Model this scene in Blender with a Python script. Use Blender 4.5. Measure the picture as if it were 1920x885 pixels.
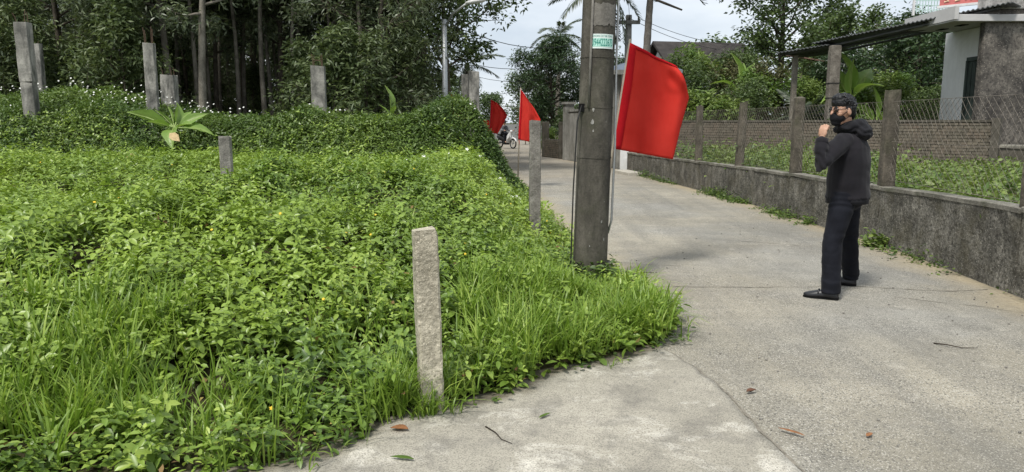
import bpy, bmesh, math
import numpy as np
from mathutils import Vector, Matrix
R = math.radians
sc = bpy.context.scene
col = sc.collection
for o in list(bpy.data.objects):
    bpy.data.objects.remove(o)

# ------------------------------------------------------------------ camera
cam_d = bpy.data.cameras.new('camera')
cam = bpy.data.objects.new('camera', cam_d)
col.objects.link(cam)
cam.location = (0, 0, 1.5)
cam.rotation_euler = (R(90 - 8.7), 0, 0)
cam_d.sensor_width = 36
cam_d.lens = 36 * 1400 / 1920
cam_d.clip_end = 2000
sc.camera = cam

# ------------------------------------------------------------------ world: overcast sky
SUN_EL, SUN_AZ = 58, 215          # azimuth measured clockwise from +Y
w = bpy.data.worlds.new('World')
sc.world = w
w.use_nodes = True
nt = w.node_tree
for n in list(nt.nodes):
    nt.nodes.remove(n)
wo = nt.nodes.new('ShaderNodeOutputWorld')
bg = nt.nodes.new('ShaderNodeBackground')
sky = nt.nodes.new('ShaderNodeTexSky')
sky.sky_type = 'NISHITA'
sky.sun_disc = False
sky.sun_elevation = R(SUN_EL)
sky.sun_rotation = R(SUN_AZ)
sky.air_density = 1.0
sky.dust_density = 2.0
tc = nt.nodes.new('ShaderNodeTexCoord')
mp = nt.nodes.new('ShaderNodeMapping')
mp.inputs['Scale'].default_value = (1.0, 1.0, 2.6)
n1 = nt.nodes.new('ShaderNodeTexNoise')
n1.inputs['Scale'].default_value = 2.6
n1.inputs['Detail'].default_value = 6
n1.inputs['Roughness'].default_value = 0.55
cr = nt.nodes.new('ShaderNodeValToRGB')
cr.color_ramp.elements[0].position = 0.36
cr.color_ramp.elements[0].color = (4.9, 5.5, 6.2, 1)
cr.color_ramp.elements[1].position = 0.66
cr.color_ramp.elements[1].color = (7.7, 8.0, 8.3, 1)
mx = nt.nodes.new('ShaderNodeMix')
mx.data_type = 'RGBA'
mx.inputs[0].default_value = 0.86
nt.links.new(tc.outputs['Generated'], mp.inputs['Vector'])
nt.links.new(mp.outputs['Vector'], n1.inputs['Vector'])
nt.links.new(n1.outputs['Fac'], cr.inputs['Fac'])
nt.links.new(sky.outputs['Color'], mx.inputs[6])
nt.links.new(cr.outputs['Color'], mx.inputs[7])
nt.links.new(mx.outputs[2], bg.inputs['Color'])
bg.inputs['Strength'].default_value = 0.058
nt.links.new(bg.outputs['Background'], wo.inputs['Surface'])

# ------------------------------------------------------------------ sun behind cloud
sl = bpy.data.lights.new('sun', 'SUN')
sl.energy = 1.5
sl.angle = R(10)
sl.color = (1.0, 0.965, 0.9)
so = bpy.data.objects.new('sun', sl)
col.objects.link(so)
sd = Vector((math.sin(R(SUN_AZ)) * math.cos(R(SUN_EL)), math.cos(R(SUN_AZ)) * math.cos(R(SUN_EL)), math.sin(R(SUN_EL))))
so.rotation_euler = sd.to_track_quat('Z', 'Y').to_euler()
so.location = sd * 40

# ------------------------------------------------------------------ exposure and render settings
vs = sc.view_settings
vs.view_transform = 'Standard'
vs.look = 'None'
vs.exposure = 1.32
vs.gamma = 1
vs.use_curve_mapping = False
sc.render.engine = 'CYCLES'
sc.cycles.max_bounces = 6
sc.cycles.diffuse_bounces = 3
sc.cycles.glossy_bounces = 2
sc.cycles.transmission_bounces = 4
sc.cycles.transparent_max_bounces = 6
sc.cycles.use_denoising = True
sc.render.film_transparent = False

rng = np.random.default_rng(7)

# ================================================================== helpers
def tag(o, label=None, cat=None, group=None, kind=None):
    if label: o['label'] = label
    if cat: o['category'] = cat
    if group: o['group'] = group
    if kind or cat: o['kind'] = kind or 'thing'
    return o

def empty(name, loc=(0, 0, 0), rz=0):
    o = bpy.data.objects.new(name, None)
    o.empty_display_size = 0.1
    col.objects.link(o)
    o.location = loc
    o.rotation_euler = (0, 0, rz)
    return o

def link(name, me, parent=None):
    o = bpy.data.objects.new(name, me)
    col.objects.link(o)
    if parent: o.parent = parent
    return o

def copy_tree(o, parent=None):
    c = o.copy()
    col.objects.link(c)
    c.parent = parent
    for ch in list(o.children):
        copy_tree(ch, c)
    return c

def mesh_np(name, V, Fs, mats, attrs=None, smooth=False, midx=None):
    """V (n,3); Fs a list of (m,k) index arrays"""
    V = np.asarray(V, dtype=np.float32)
    if not isinstance(Fs, (list, tuple)): Fs = [Fs]
    Fs = [np.asarray(f, dtype=np.int32) for f in Fs if len(f)]
    me = bpy.data.meshes.new(name)
    me.vertices.add(len(V))
    me.vertices.foreach_set('co', V.ravel())
    nl = sum(f.size for f in Fs)
    npoly = sum(len(f) for f in Fs)
    me.loops.add(nl)
    me.polygons.add(npoly)
    me.loops.foreach_set('vertex_index', np.concatenate([f.ravel() for f in Fs]))
    st, c = [], 0
    for f in Fs:
        st.append(c + np.arange(len(f)) * f.shape[1])
        c += f.size
    me.polygons.foreach_set('loop_start', np.concatenate(st).astype(np.int32))
    if smooth:
        me.polygons.foreach_set('use_smooth', np.ones(npoly, dtype=bool))
    if midx is not None:
        me.polygons.foreach_set('material_index', np.asarray(midx, dtype=np.int32))
    if not isinstance(mats, (list, tuple)): mats = [mats]
    for m in mats: me.materials.append(m)
    for k, a in (attrs or {}).items():
        at = me.attributes.new(k, 'FLOAT', 'POINT')
        at.data.foreach_set('value', np.asarray(a, dtype=np.float32))
    me.update(calc_edges=True)
    me.validate()
    return me

class MB:
    """collects solids into one mesh"""
    def __init__(s):
        s.v, s.f = [], []
    def add(s, V, F):
        b = len(s.v)
        s.v += [tuple(map(float, p)) for p in V]
        s.f += [tuple(int(i) + b for i in q) for q in F]
        return s
    def box(s, c, d, rz=0, bevel=0.0, M=None):
        hx, hy, hz = d[0] / 2, d[1] / 2, d[2] / 2
        P = [(-hx, -hy, -hz), (hx, -hy, -hz), (hx, hy, -hz), (-hx, hy, -hz), (-hx, -hy, hz), (hx, -hy, hz), (hx, hy, hz), (-hx, hy, hz)]
        ca, sa = math.cos(rz), math.sin(rz)
        out = []
        for p in P:
            if M is not None:
                q = M @ Vector(p)
                out.append((c[0] + q.x, c[1] + q.y, c[2] + q.z))
            else:
                out.append((c[0] + p[0] * ca - p[1] * sa, c[1] + p[0] * sa + p[1] * ca, c[2] + p[2]))
        return s.add(out, [(0, 3, 2, 1), (4, 5, 6, 7), (0, 1, 5, 4), (1, 2, 6, 5), (2, 3, 7, 6), (3, 0, 4, 7)])
    def tube(s, pts, rad, n=8, cap=True):
        pts = [Vector(p) for p in pts]
        if not hasattr(rad, '__len__'): rad = [rad] * len(pts)
        V, F = [], []
        ref = Vector((0.31, 0.17, 0.93))
        for i, p in enumerate(pts):
            t = (pts[min(i + 1, len(pts) - 1)] - pts[max(i - 1, 0)]).normalized()
            a = t.cross(ref)
            if a.length < 1e-3: a = t.cross(Vector((1, 0, 0)))
            a.normalize()
            b = t.cross(a)
            for k in range(n):
                an = 2 * math.pi * k / n
                V.append(p + (a * math.cos(an) + b * math.sin(an)) * rad[i])
        for i in range(len(pts) - 1):
            for k in range(n):
                k2 = (k + 1) % n
                F.append((i * n + k, i * n + k2, (i + 1) * n + k2, (i + 1) * n + k))
        if cap:
            F.append(tuple(range(n - 1, -1, -1)))
            F.append(tuple((len(pts) - 1) * n + k for k in range(n)))
        return s.add(V, F)
    def loft(s, rings, cap=True):
        n = len(rings[0])
        V = [p for r in rings for p in r]
        F = []
        for i in range(len(rings) - 1):
            for k in range(n):
                k2 = (k + 1) % n
                F.append((i * n + k, i * n + k2, (i + 1) * n + k2, (i + 1) * n + k))
        if cap:
            F.append(tuple(range(n - 1, -1, -1)))
            F.append(tuple((len(rings) - 1) * n + k for k in range(n)))
        return s.add(V, F)
    def ball(s, c, r, nu=12, nv=8, M=None):
        if not hasattr(r, '__len__'): r = (r, r, r)
        rings = []
        for j in range(1, nv):
            th = math.pi * j / nv
            ring = []
            for k in range(nu):
                an = 2 * math.pi * k / nu
                p = Vector((r[0] * math.sin(th) * math.cos(an), r[1] * math.sin(th) * math.sin(an), -r[2] * math.cos(th)))
                if M is not None: p = M @ p
                ring.append((c[0] + p.x, c[1] + p.y, c[2] + p.z))
            rings.append(ring)
        b = len(s.v)
        s.loft(rings, cap=False)
        for sg, idx in ((-1, 0), (1, nv - 2)):
            p = Vector((0, 0, sg * r[2]))
            if M is not None: p = M @ p
            s.v.append((c[0] + p.x, c[1] + p.y, c[2] + p.z))
            pi = len(s.v) - 1
            for k in range(nu):
                k2 = (k + 1) % nu
                q = (b + idx * nu + k, b + idx * nu + k2, pi)
                s.f.append(q if sg > 0 else (q[1], q[0], q[2]))
        return s
    def mesh(s, name, mats, smooth=False, midx=None):
        me = bpy.data.meshes.new(name)
        me.from_pydata(s.v, [], s.f)
        if not isinstance(mats, (list, tuple)): mats = [mats]
        for m in mats: me.materials.append(m)
        if smooth: me.polygons.foreach_set('use_smooth', np.ones(len(me.polygons), dtype=bool))
        if midx is not None: me.polygons.foreach_set('material_index', np.asarray(midx, dtype=np.int32))
        me.update()
        return me
    def build(s, name, mats, parent=None, smooth=False, bevel=0, seg=2):
        me = s.mesh(name, mats, smooth)
        o = link(name, me, parent)
        if bevel:
            b = o.modifiers.new('bevel', 'BEVEL')
            b.width = bevel
            b.segments = seg
            b.limit_method = 'ANGLE'
        return o

def prisms(A, B, r, n=3):
    """thin n-sided sticks between point arrays A and B, radius r"""
    A, B = np.asarray(A, float), np.asarray(B, float)
    m = len(A)
    t = B - A
    t /= np.maximum(np.linalg.norm(t, axis=1, keepdims=True), 1e-9)
    ref = np.where(np.abs(t[:, 2:3]) > 0.9, np.array([[1.0, 0, 0]]), np.array([[0, 0, 1.0]]))
    a = np.cross(t, ref)
    a /= np.maximum(np.linalg.norm(a, axis=1, keepdims=True), 1e-9)
    b = np.cross(t, a)
    r = np.broadcast_to(np.asarray(r, float), (m,))[:, None]
    V = np.empty((m, 2 * n, 3))
    for k in range(n):
        an = 2 * math.pi * k / n
        off = (a * math.cos(an) + b * math.sin(an)) * r
        V[:, k] = A + off
        V[:, n + k] = B + off
    F = []
    base = np.arange(m)[:, None] * 2 * n
    for k in range(n):
        k2 = (k + 1) % n
        F.append(base + np.array([[k, k2, n + k2, n + k]]))
    return V.reshape(-1, 3), np.concatenate(F)

# ---- value noise
_lat = np.random.default_rng(99).random((257, 257))
def vnoise(x, y, s=1.0, seed=0):
    x = np.asarray(x, float) / s + 37.3 * (seed + 1)
    y = np.asarray(y, float) / s + 91.7 * (seed + 1)
    xi, yi = np.floor(x).astype(int), np.floor(y).astype(int)
    fx, fy = x - xi, y - yi
    fx, fy = fx * fx * (3 - 2 * fx), fy * fy * (3 - 2 * fy)
    g = lambda a, b: _lat[a % 256, b % 256]
    return (g(xi, yi) * (1 - fx) + g(xi + 1, yi) * fx) * (1 - fy) + (g(xi, yi + 1) * (1 - fx) + g(xi + 1, yi + 1) * fx) * fy
def sstep(a, b, x):
    t = np.clip((np.asarray(x, float) - a) / (b - a), 0, 1)
    return t * t * (3 - 2 * t)

# ================================================================== materials
class NT:
    def __init__(s, name):
        s.m = bpy.data.materials.new(name)
        s.m.use_nodes = True
        s.t = s.m.node_tree
        s.b = s.t.nodes['Principled BSDF']
        s.out = s.t.nodes['Material Output']
        g = s.t.nodes.new('ShaderNodeNewGeometry')
        s.pos = g.outputs['Position']
    def n(s, k): return s.t.nodes.new(k)
    def l(s, a, b): s.t.links.new(a, b)
    def vec(s, scale=(1, 1, 1)):
        m = s.n('ShaderNodeMapping')
        m.inputs['Scale'].default_value = scale
        s.l(s.pos, m.inputs['Vector'])
        return m.outputs['Vector']
    def noise(s, scale, detail=4, rough=0.55, vec=None, dist=0):
        n = s.n('ShaderNodeTexNoise')
        n.inputs['Scale'].default_value = scale
        n.inputs['Detail'].default_value = detail
        n.inputs['Roughness'].default_value = rough
        n.inputs['Distortion'].default_value = dist
        s.l(vec or s.pos, n.inputs['Vector'])
        return n.outputs['Fac']
    def vor(s, scale, vec=None, feat='F1', out='Distance'):
        n = s.n('ShaderNodeTexVoronoi')
        n.inputs['Scale'].default_value = scale
        n.feature = feat
        s.l(vec or s.pos, n.inputs['Vector'])
        return n.outputs[out]
    def ramp(s, fac, stops):
        r = s.n('ShaderNodeValToRGB')
        e = r.color_ramp.elements
        while len(e) < len(stops): e.new(0.5)
        for i, (p, c) in enumerate(stops):
            e[i].position = p
            if not hasattr(c, '__len__'): c = (c, c, c)
            e[i].color = (*c, 1)
        s.l(fac, r.inputs['Fac'])
        return r.outputs['Color']
    def mix(s, fac, a, b, mode='MIX'):
        m = s.n('ShaderNodeMix')
        m.data_type = 'RGBA'
        m.blend_type = mode
        for i, v in ((0, fac), (6, a), (7, b)):
            if isinstance(v, (int, float)): m.inputs[i].default_value = v if i == 0 else (v, v, v, 1)
            elif isinstance(v, tuple): m.inputs[i].default_value = (*v, 1)
            else: s.l(v, m.inputs[i])
        return m.outputs[2]
    def math(s, op, a, b=0.0):
        m = s.n('ShaderNodeMath')
        m.operation = op
        for i, v in ((0, a), (1, b)):
            if isinstance(v, (int, float)): m.inputs[i].default_value = v
            else: s.l(v, m.inputs[i])
        return m.outputs[0]
    def attr(s, name):
        a = s.n('ShaderNodeAttribute')
        a.attribute_name = name
        return a.outputs['Fac']
    def sep(s):
        q = s.n('ShaderNodeSeparateXYZ')
        s.l(s.pos, q.inputs[0])
        return q.outputs
    def fin(s, color=None, rough=0.8, spec=0.3, bump=None, bstr=0.3, bdist=0.01, metal=0):
        if color is not None:
            if isinstance(color, tuple): s.b.inputs['Base Color'].default_value = (*color, 1)
            else: s.l(color, s.b.inputs['Base Color'])
        if isinstance(rough, (int, float)): s.b.inputs['Roughness'].default_value = rough
        else: s.l(rough, s.b.inputs['Roughness'])
        s.b.inputs['Specular IOR Level'].default_value = spec
        s.b.inputs['Metallic'].default_value = metal
        if bump is not None:
            b = s.n('ShaderNodeBump')
            b.inputs['Strength'].default_value = bstr
            b.inputs['Distance'].default_value = bdist
            s.l(bump, b.inputs['Height'])
            s.l(b.outputs['Normal'], s.b.inputs['Normal'])
        return s.m

def leaf_mat(name, dark, mid, light, trans=0.3, rough=0.5, spec=0.35, patch=0.0, pcol=None, pscale=0.8):
    t = NT(name)
    c = t.ramp(t.attr('rnd'), [(0.0, dark), (0.55, mid), (1.0, light)])
    if patch:
        nz = t.noise(pscale, 2, 0.5)
        f = t.ramp(nz, [(0.42, 0.0), (0.62, patch)])
        c = t.mix(f, c, pcol)
    t.fin(c, rough, spec)
    tr = t.n('ShaderNodeBsdfTranslucent')
    tc2 = t.mix(0.6, c, t.mix(1.0, c, (1.25, 1.3, 0.55), 'MULTIPLY'))
    t.l(tc2, tr.inputs['Color'])
    ms = t.n('ShaderNodeMixShader')
    ms.inputs[0].default_value = trans
    t.l(t.b.outputs[0], ms.inputs[1])
    t.l(tr.outputs[0], ms.inputs[2])
    t.l(ms.outputs[0], t.out.inputs['Surface'])
    return t.m

def concrete(name, c1, c2, dark, scale=6, speck=0.25, vstreak=0.0, bstr=0.4, bd=0.01, moss=0.0, sp=60, mosscol=(0.05, 0.06, 0.025)):
    t = NT(name)
    a = t.noise(scale, 6, 0.62)
    c = t.ramp(a, [(0.3, c1), (0.68, c2)])
    st = t.noise(scale * 0.35, 5, 0.7, dist=0.6)
    c = t.mix(t.ramp(st, [(0.45, 0.0), (0.72, 0.85)]), c, dark)
    f = t.noise(sp, 3, 0.7)
    c = t.mix(t.ramp(f, [(0.35, speck), (0.55, 0.0)]), c, dark)
    f2 = t.vor(sp * 1.3)
    c = t.mix(t.ramp(f2, [(0.1, speck), (0.28, 0.0)]), c, tuple(min(1, x * 1.5) for x in c2))
    if vstreak:
        v = t.noise(1.0, 5, 0.68, vec=t.vec((7, 7, 1.7)), dist=0.5)
        c = t.mix(t.ramp(v, [(0.42, 0.0), (0.66, vstreak)]), c, dark)
    if moss:
        mz = t.noise(3.1, 5, 0.65)
        c = t.mix(t.ramp(mz, [(0.48, 0.0), (0.66, moss)]), c, mosscol)
    h = t.math('ADD', t.noise(sp * 0.6, 4, 0.7), t.math('MULTIPLY', t.noise(scale * 2, 3), 0.8))
    return t.fin(c, 0.9, 0.2, h, bstr, bd)

def plain(name, c, rough=0.7, spec=0.3, var=0.15, scale=14, metal=0, bstr=0.0):
    t = NT(name)
    a = t.noise(scale, 4, 0.6)
    k = t.ramp(a, [(0.3, tuple(x * (1 - var) for x in c)), (0.7, tuple(min(1, x * (1 + var)) for x in c))])
    return t.fin(k, rough, spec, a if bstr else None, bstr, 0.01, metal)

MAT = {}
# road: worn concrete with aggregate showing
t = NT('road_concrete')
px = t.sep()
big = t.noise(0.55, 5, 0.6)
c = t.ramp(big, [(0.30, (0.25, 0.23, 0.183)), (0.70, (0.44, 0.402, 0.318))])
st = t.noise(1.7, 6, 0.68, dist=0.5)
c = t.mix(t.ramp(st, [(0.5, 0.0), (0.75, 0.55)]), c, (0.20, 0.19, 0.172))
worn = t.noise(0.9, 4, 0.6, vec=t.vec((0.35, 1.6, 1)))
c = t.mix(t.ramp(worn, [(0.52, 0.0), (0.70, 0.7)]), c, (0.48, 0.435, 0.345))
cool = t.noise(0.42, 3, 0.5)
c = t.mix(t.ramp(cool, [(0.46, 0.0), (0.6, 0.7)]), c, t.ramp(t.noise(2.2, 4, 0.6), [(0.3, (0.235, 0.23, 0.21)), (0.7, (0.37, 0.362, 0.33))]))
trk = t.noise(1.0, 4, 0.6, vec=t.vec((2.4, 0.16, 1)))
c = t.mix(t.ramp(trk, [(0.46, 0.0), (0.66, 0.55)]), c, (0.19, 0.182, 0.16))
sp_ = t.noise(6.5, 6, 0.75)
c = t.mix(t.ramp(sp_, [(0.54, 0.0), (0.72, 0.6)]), c, (0.15, 0.14, 0.118))
c = t.mix(t.ramp(t.noise(4.3, 6, 0.75, dist=0.3), [(0.56, 0.0), (0.72, 0.55)]), c, (0.58, 0.54, 0.45))
amask = t.ramp(t.noise(1.15, 4, 0.6), [(0.36, 0.55), (0.60, 1.0)])
ag = t.vor(75)
c = t.mix(t.math('MULTIPLY', t.ramp(ag, [(0.18, 0.9), (0.40, 0.0)]), amask), c, (0.60, 0.57, 0.50))
ag2 = t.vor(52, vec=t.vec((1.1, 0.93, 1)))
c = t.mix(t.math('MULTIPLY', t.ramp(ag2, [(0.16, 0.9), (0.38, 0.0)]), amask), c, (0.085, 0.082, 0.074))
grit = t.noise(190, 2, 0.7)
c = t.mix(t.ramp(grit, [(0.38, 0.75), (0.52, 0.0)]), c, (0.07, 0.067, 0.058))
# sandy dirt washed to the sides
dn = t.math('ADD', t.attr('side'), t.math('MULTIPLY', t.math('SUBTRACT', t.noise(1.6, 5, 0.65), 0.5), 0.9))
c = t.mix(t.ramp(dn, [(0.25, 0.0), (0.85, 0.9)]), c, t.ramp(t.noise(30, 4, 0.7), [(0.3, (0.26, 0.215, 0.14)), (0.7, (0.46, 0.39, 0.27))]))
dm = t.math('ADD', t.attr('damp'), t.math('MULTIPLY', t.math('SUBTRACT', t.noise(2.6, 5, 0.7), 0.5), 1.1))
c = t.mix(t.ramp(dm, [(0.45, 0.0), (0.95, 0.85)]), c, (0.085, 0.08, 0.055))
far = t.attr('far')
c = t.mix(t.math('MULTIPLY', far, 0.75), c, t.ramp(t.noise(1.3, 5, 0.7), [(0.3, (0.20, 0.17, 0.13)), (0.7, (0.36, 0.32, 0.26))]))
hh = t.math('ADD', t.math('MULTIPLY', ag, -0.7), t.math('ADD', grit, t.math('MULTIPLY', st, 1.5)))
MAT['road'] = t.fin(c, 0.92, 0.2, hh, 0.5, 0.006)

t = NT('apron_concrete')
big = t.noise(0.8, 5, 0.6)
c = t.ramp(big, [(0.32, (0.31, 0.288, 0.235)), (0.68, (0.47, 0.437, 0.36))])
wh = t.noise(2.6, 6, 0.74, dist=0.6)
c = t.mix(t.ramp(wh, [(0.52, 0.0), (0.66, 0.85)]), c, (0.66, 0.625, 0.54))
c = t.mix(t.ramp(t.noise(3.7, 6, 0.72), [(0.48, 0.0), (0.66, 0.8)]), c, (0.21, 0.197, 0.168))
grit = t.noise(150, 3, 0.75)
c = t.mix(t.ramp(grit, [(0.36, 0.8), (0.52, 0.0)]), c, (0.11, 0.10, 0.085))
pits = t.vor(48)
c = t.mix(t.ramp(pits, [(0.08, 0.7), (0.2, 0.0)]), c, (0.14, 0.135, 0.12))
dm = t.math('ADD', t.attr('damp'), t.math('MULTIPLY', t.math('SUBTRACT', t.noise(3.2, 5, 0.7), 0.5), 1.2))
c = t.mix(t.ramp(dm, [(0.4, 0.0), (0.95, 0.8)]), c, (0.10, 0.085, 0.055))
MAT['apron'] = t.fin(c, 0.92, 0.2, t.math('ADD', grit, t.math('MULTIPLY', wh, 1.4)), 0.45, 0.006)

t = NT('soil')
a = t.noise(5, 6, 0.7)
MAT['soil'] = t.fin(t.ramp(a, [(0.3, (0.028, 0.026, 0.014)), (0.7, (0.07, 0.062, 0.03))]), 0.95, 0.1, a, 0.8, 0.05)
t = NT('field_ground')
a = t.noise(0.7, 6, 0.7)
MAT['field'] = t.fin(t.ramp(a, [(0.3, (0.04, 0.045, 0.022)), (0.7, (0.09, 0.09, 0.04))]), 0.95, 0.1, a, 0.8, 0.05)

MAT['post'] = concrete('weathered_post_concrete', (0.38, 0.345, 0.26), (0.60, 0.55, 0.43), (0.20, 0.18, 0.135), 7, 0.65, 0.3, 1.0, 0.016, sp=48)
MAT['post_grey'] = concrete('grey_post_concrete', (0.19, 0.18, 0.16), (0.36, 0.34, 0.30), (0.11, 0.10, 0.09), 8, 0.5, 0.35, 0.9, 0.012, sp=55)
MAT['column'] = concrete('streaked_column_concrete', (0.24, 0.23, 0.205), (0.48, 0.455, 0.41), (0.06, 0.06, 0.055), 4, 0.25, 0.9, 0.5, 0.01, sp=40)
MAT['wall'] = concrete('stained_wall_render', (0.115, 0.108, 0.092), (0.31, 0.292, 0.25), (0.036, 0.034, 0.029), 5.0, 0.85, 0.6, 1.0, 0.02, moss=0.45, sp=34, mosscol=(0.085, 0.075, 0.045))
MAT['wall_lip'] = concrete('wall_top_render', (0.15, 0.14, 0.12), (0.34, 0.32, 0.27), (0.06, 0.057, 0.048), 5, 0.5, 0.1, 0.8, 0.01, moss=0.5, sp=45)
MAT['fence_post'] = concrete('mossy_fence_post', (0.075, 0.066, 0.054), (0.19, 0.165, 0.13), (0.03, 0.026, 0.02), 6, 0.4, 0.4, 0.8, 0.012, moss=0.35, sp=45)
MAT['pole'] = concrete('dark_pole_concrete', (0.068, 0.061, 0.05), (0.155, 0.14, 0.116), (0.032, 0.03, 0.025), 3.5, 0.35, 0.6, 0.5, 0.008, moss=0.25, sp=50)
MAT['pole_pale'] = concrete('pale_cement_patch', (0.14, 0.13, 0.115), (0.24, 0.225, 0.2), (0.09, 0.085, 0.075), 9, 0.4, 0.3, 0.5, 0.008, sp=50)
MAT['gate_wall'] = concrete('grey_gate_render', (0.24, 0.235, 0.21), (0.38, 0.37, 0.34), (0.12, 0.115, 0.10), 2.5, 0.1, 0.6, 0.3, 0.01, sp=30)
MAT['house_dark'] = concrete('black_streaked_house_render', (0.05, 0.046, 0.042), (0.26, 0.235, 0.20), (0.022, 0.021, 0.022), 2.4, 0.65, 0.45, 0.4, 0.01, sp=14)
MAT['house_white'] = concrete('white_house_paint', (0.78, 0.78, 0.76), (0.86, 0.86, 0.85), (0.52, 0.52, 0.50), 1.5, 0.05, 0.2, 0.1, 0.005, sp=20)
MAT['soffit'] = plain('pale_grey_soffit', (0.50, 0.49, 0.48), 0.9, 0.1, 0.08, 3)
MAT['peel'] = concrete('peeling_beam_paint', (0.36, 0.35, 0.33), (0.62, 0.60, 0.57), (0.06, 0.055, 0.05), 3, 0.4, 0.3, 0.5, 0.01, sp=18)
MAT['mortar'] = concrete('dirty_mortar', (0.10, 0.09, 0.075), (0.20, 0.18, 0.15), (0.05, 0.045, 0.035), 4, 0.3, 0.4, 0.5, 0.01, moss=0.35, sp=40)
t = NT('old_brick')
oi = t.n('ShaderNodeObjectInfo')
a = t.noise(6, 5, 0.65)
c = t.mix(oi.outputs['Random'], (0.155, 0.118, 0.092), (0.20, 0.17, 0.13))
c = t.mix(t.ramp(t.noise(3, 5, 0.7), [(0.34, 0.0), (0.56, 0.85)]), c, (0.155, 0.14, 0.11))
c = t.mix(t.ramp(a, [(0.45, 0.0), (0.7, 0.7)]), c, (0.06, 0.052, 0.04))
MAT['brick'] = t.fin(c, 0.92, 0.15, a, 0.5, 0.01)
MAT['rebar'] = plain('rusty_rebar', (0.10, 0.065, 0.045), 0.8, 0.2, 0.3, 40)
MAT['steel'] = plain('galvanised_steel', (0.36, 0.37, 0.37), 0.45, 0.5, 0.12, 20, metal=0.6)
MAT['wire'] = plain('weathered_fence_wire', (0.17, 0.15, 0.125), 0.75, 0.3, 0.45, 5, metal=0.2)
MAT['cable'] = plain('black_cable', (0.02, 0.02, 0.02), 0.6, 0.3)
MAT['bamboo'] = plain('grey_bamboo', (0.30, 0.26, 0.20), 0.7, 0.3, 0.2, 10)
MAT['roof_sheet'] = plain('dark_metal_roof_sheet', (0.10, 0.105, 0.105), 0.6, 0.4, 0.35, 2.5, metal=0.3)
MAT['roof_blue'] = plain('blue_metal_roof', (0.22, 0.26, 0.33), 0.5, 0.4, 0.15, 3, metal=0.2)
MAT['roof_dark'] = plain('old_dark_roof', (0.05, 0.045, 0.042), 0.9, 0.2, 0.3, 3)
MAT['roof_rust'] = plain('rusty_roof', (0.16, 0.10, 0.075), 0.85, 0.2, 0.35, 4)
MAT['roof_white'] = plain('white_roof_edge', (0.65, 0.65, 0.64), 0.7, 0.3, 0.1)
MAT['door'] = plain('dark_green_door', (0.05, 0.065, 0.058), 0.7, 0.3, 0.3, 3)
MAT['black'] = plain('black_recess', (0.01, 0.01, 0.01), 0.9, 0.1)
MAT['bark'] = concrete('grey_brown_bark', (0.075, 0.062, 0.045), (0.17, 0.145, 0.11), (0.035, 0.03, 0.024), 6, 0.2, 0.6, 0.8, 0.02, sp=24)
MAT['bark_pale'] = concrete('pale_bark', (0.19, 0.17, 0.135), (0.33, 0.30, 0.25), (0.09, 0.08, 0.065), 6, 0.2, 0.4, 0.5, 0.02, sp=24)
MAT['palm_bark'] = concrete('ringed_palm_bark', (0.13, 0.115, 0.095), (0.26, 0.235, 0.2), (0.07, 0.06, 0.05), 6, 0.2, 0.1, 0.6, 0.02, sp=24)
MAT['dry_leaf'] = plain('dry_brown_leaf', (0.25, 0.115, 0.05), 0.7, 0.2, 0.35, 30)
MAT['dry_pale'] = plain('dry_straw_leaf', (0.48, 0.36, 0.19), 0.7, 0.2, 0.25, 30)
MAT['twig'] = plain('dark_twig', (0.05, 0.04, 0.03), 0.9, 0.1)

MAT['cover'] = leaf_mat('groundcover_leaf', (0.072, 0.132, 0.026), (0.185, 0.288, 0.044), (0.40, 0.50, 0.10), 0.27, 0.38, 0.5, 0.5, (0.34, 0.46, 0.075), 0.55)
MAT['vine'] = leaf_mat('vine_leaf', (0.040, 0.078, 0.022), (0.078, 0.135, 0.030), (0.18, 0.25, 0.055), 0.28, 0.42, 0.4, 0.4, (0.16, 0.235, 0.045), 0.5)
MAT['grass'] = leaf_mat('grass_blade', (0.12, 0.20, 0.030), (0.20, 0.315, 0.042), (0.37, 0.47, 0.10), 0.36, 0.42, 0.4)
MAT['acacia'] = leaf_mat('acacia_leaf', (0.070, 0.094, 0.055), (0.13, 0.166, 0.088), (0.25, 0.29, 0.16), 0.28, 0.40, 0.5)
MAT['understorey'] = leaf_mat('understorey_leaf', (0.06, 0.09, 0.040), (0.115, 0.155, 0.062), (0.21, 0.255, 0.11), 0.28, 0.45, 0.4)
MAT['mango'] = leaf_mat('dark_glossy_leaf', (0.026, 0.05, 0.022), (0.046, 0.082, 0.032), (0.085, 0.13, 0.05), 0.2, 0.4, 0.45)
MAT['broad'] = leaf_mat('broad_tree_leaf', (0.05, 0.08, 0.028), (0.09, 0.135, 0.045), (0.16, 0.22, 0.07), 0.28, 0.45, 0.4)
MAT['shrub'] = leaf_mat('garden_shrub_leaf', (0.06, 0.11, 0.026), (0.12, 0.20, 0.045), (0.23, 0.31, 0.08), 0.3, 0.45, 0.4, 0.5, (0.22, 0.26, 0.07), 0.8)
MAT['olive'] = leaf_mat('olive_brown_leaf', (0.055, 0.06, 0.025), (0.095, 0.095, 0.04), (0.15, 0.15, 0.06), 0.25, 0.5, 0.3)
MAT['palm'] = leaf_mat('palm_leaflet', (0.03, 0.048, 0.025), (0.058, 0.08, 0.04), (0.11, 0.135, 0.07), 0.2, 0.4, 0.45)
MAT['banana'] = leaf_mat('banana_leaf', (0.15, 0.25, 0.05), (0.22, 0.34, 0.075), (0.36, 0.46, 0.15), 0.35, 0.4, 0.4)
MAT['farleaf'] = leaf_mat('far_tree_leaf', (0.06, 0.10, 0.04), (0.10, 0.15, 0.06), (0.16, 0.21, 0.09), 0.25, 0.5, 0.3)
MAT['petal'] = plain('white_petal', (0.75, 0.75, 0.70), 0.7, 0.2, 0.05)
MAT['petal_y'] = plain('yellow_petal', (0.75, 0.52, 0.05), 0.7, 0.2, 0.05)

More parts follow.
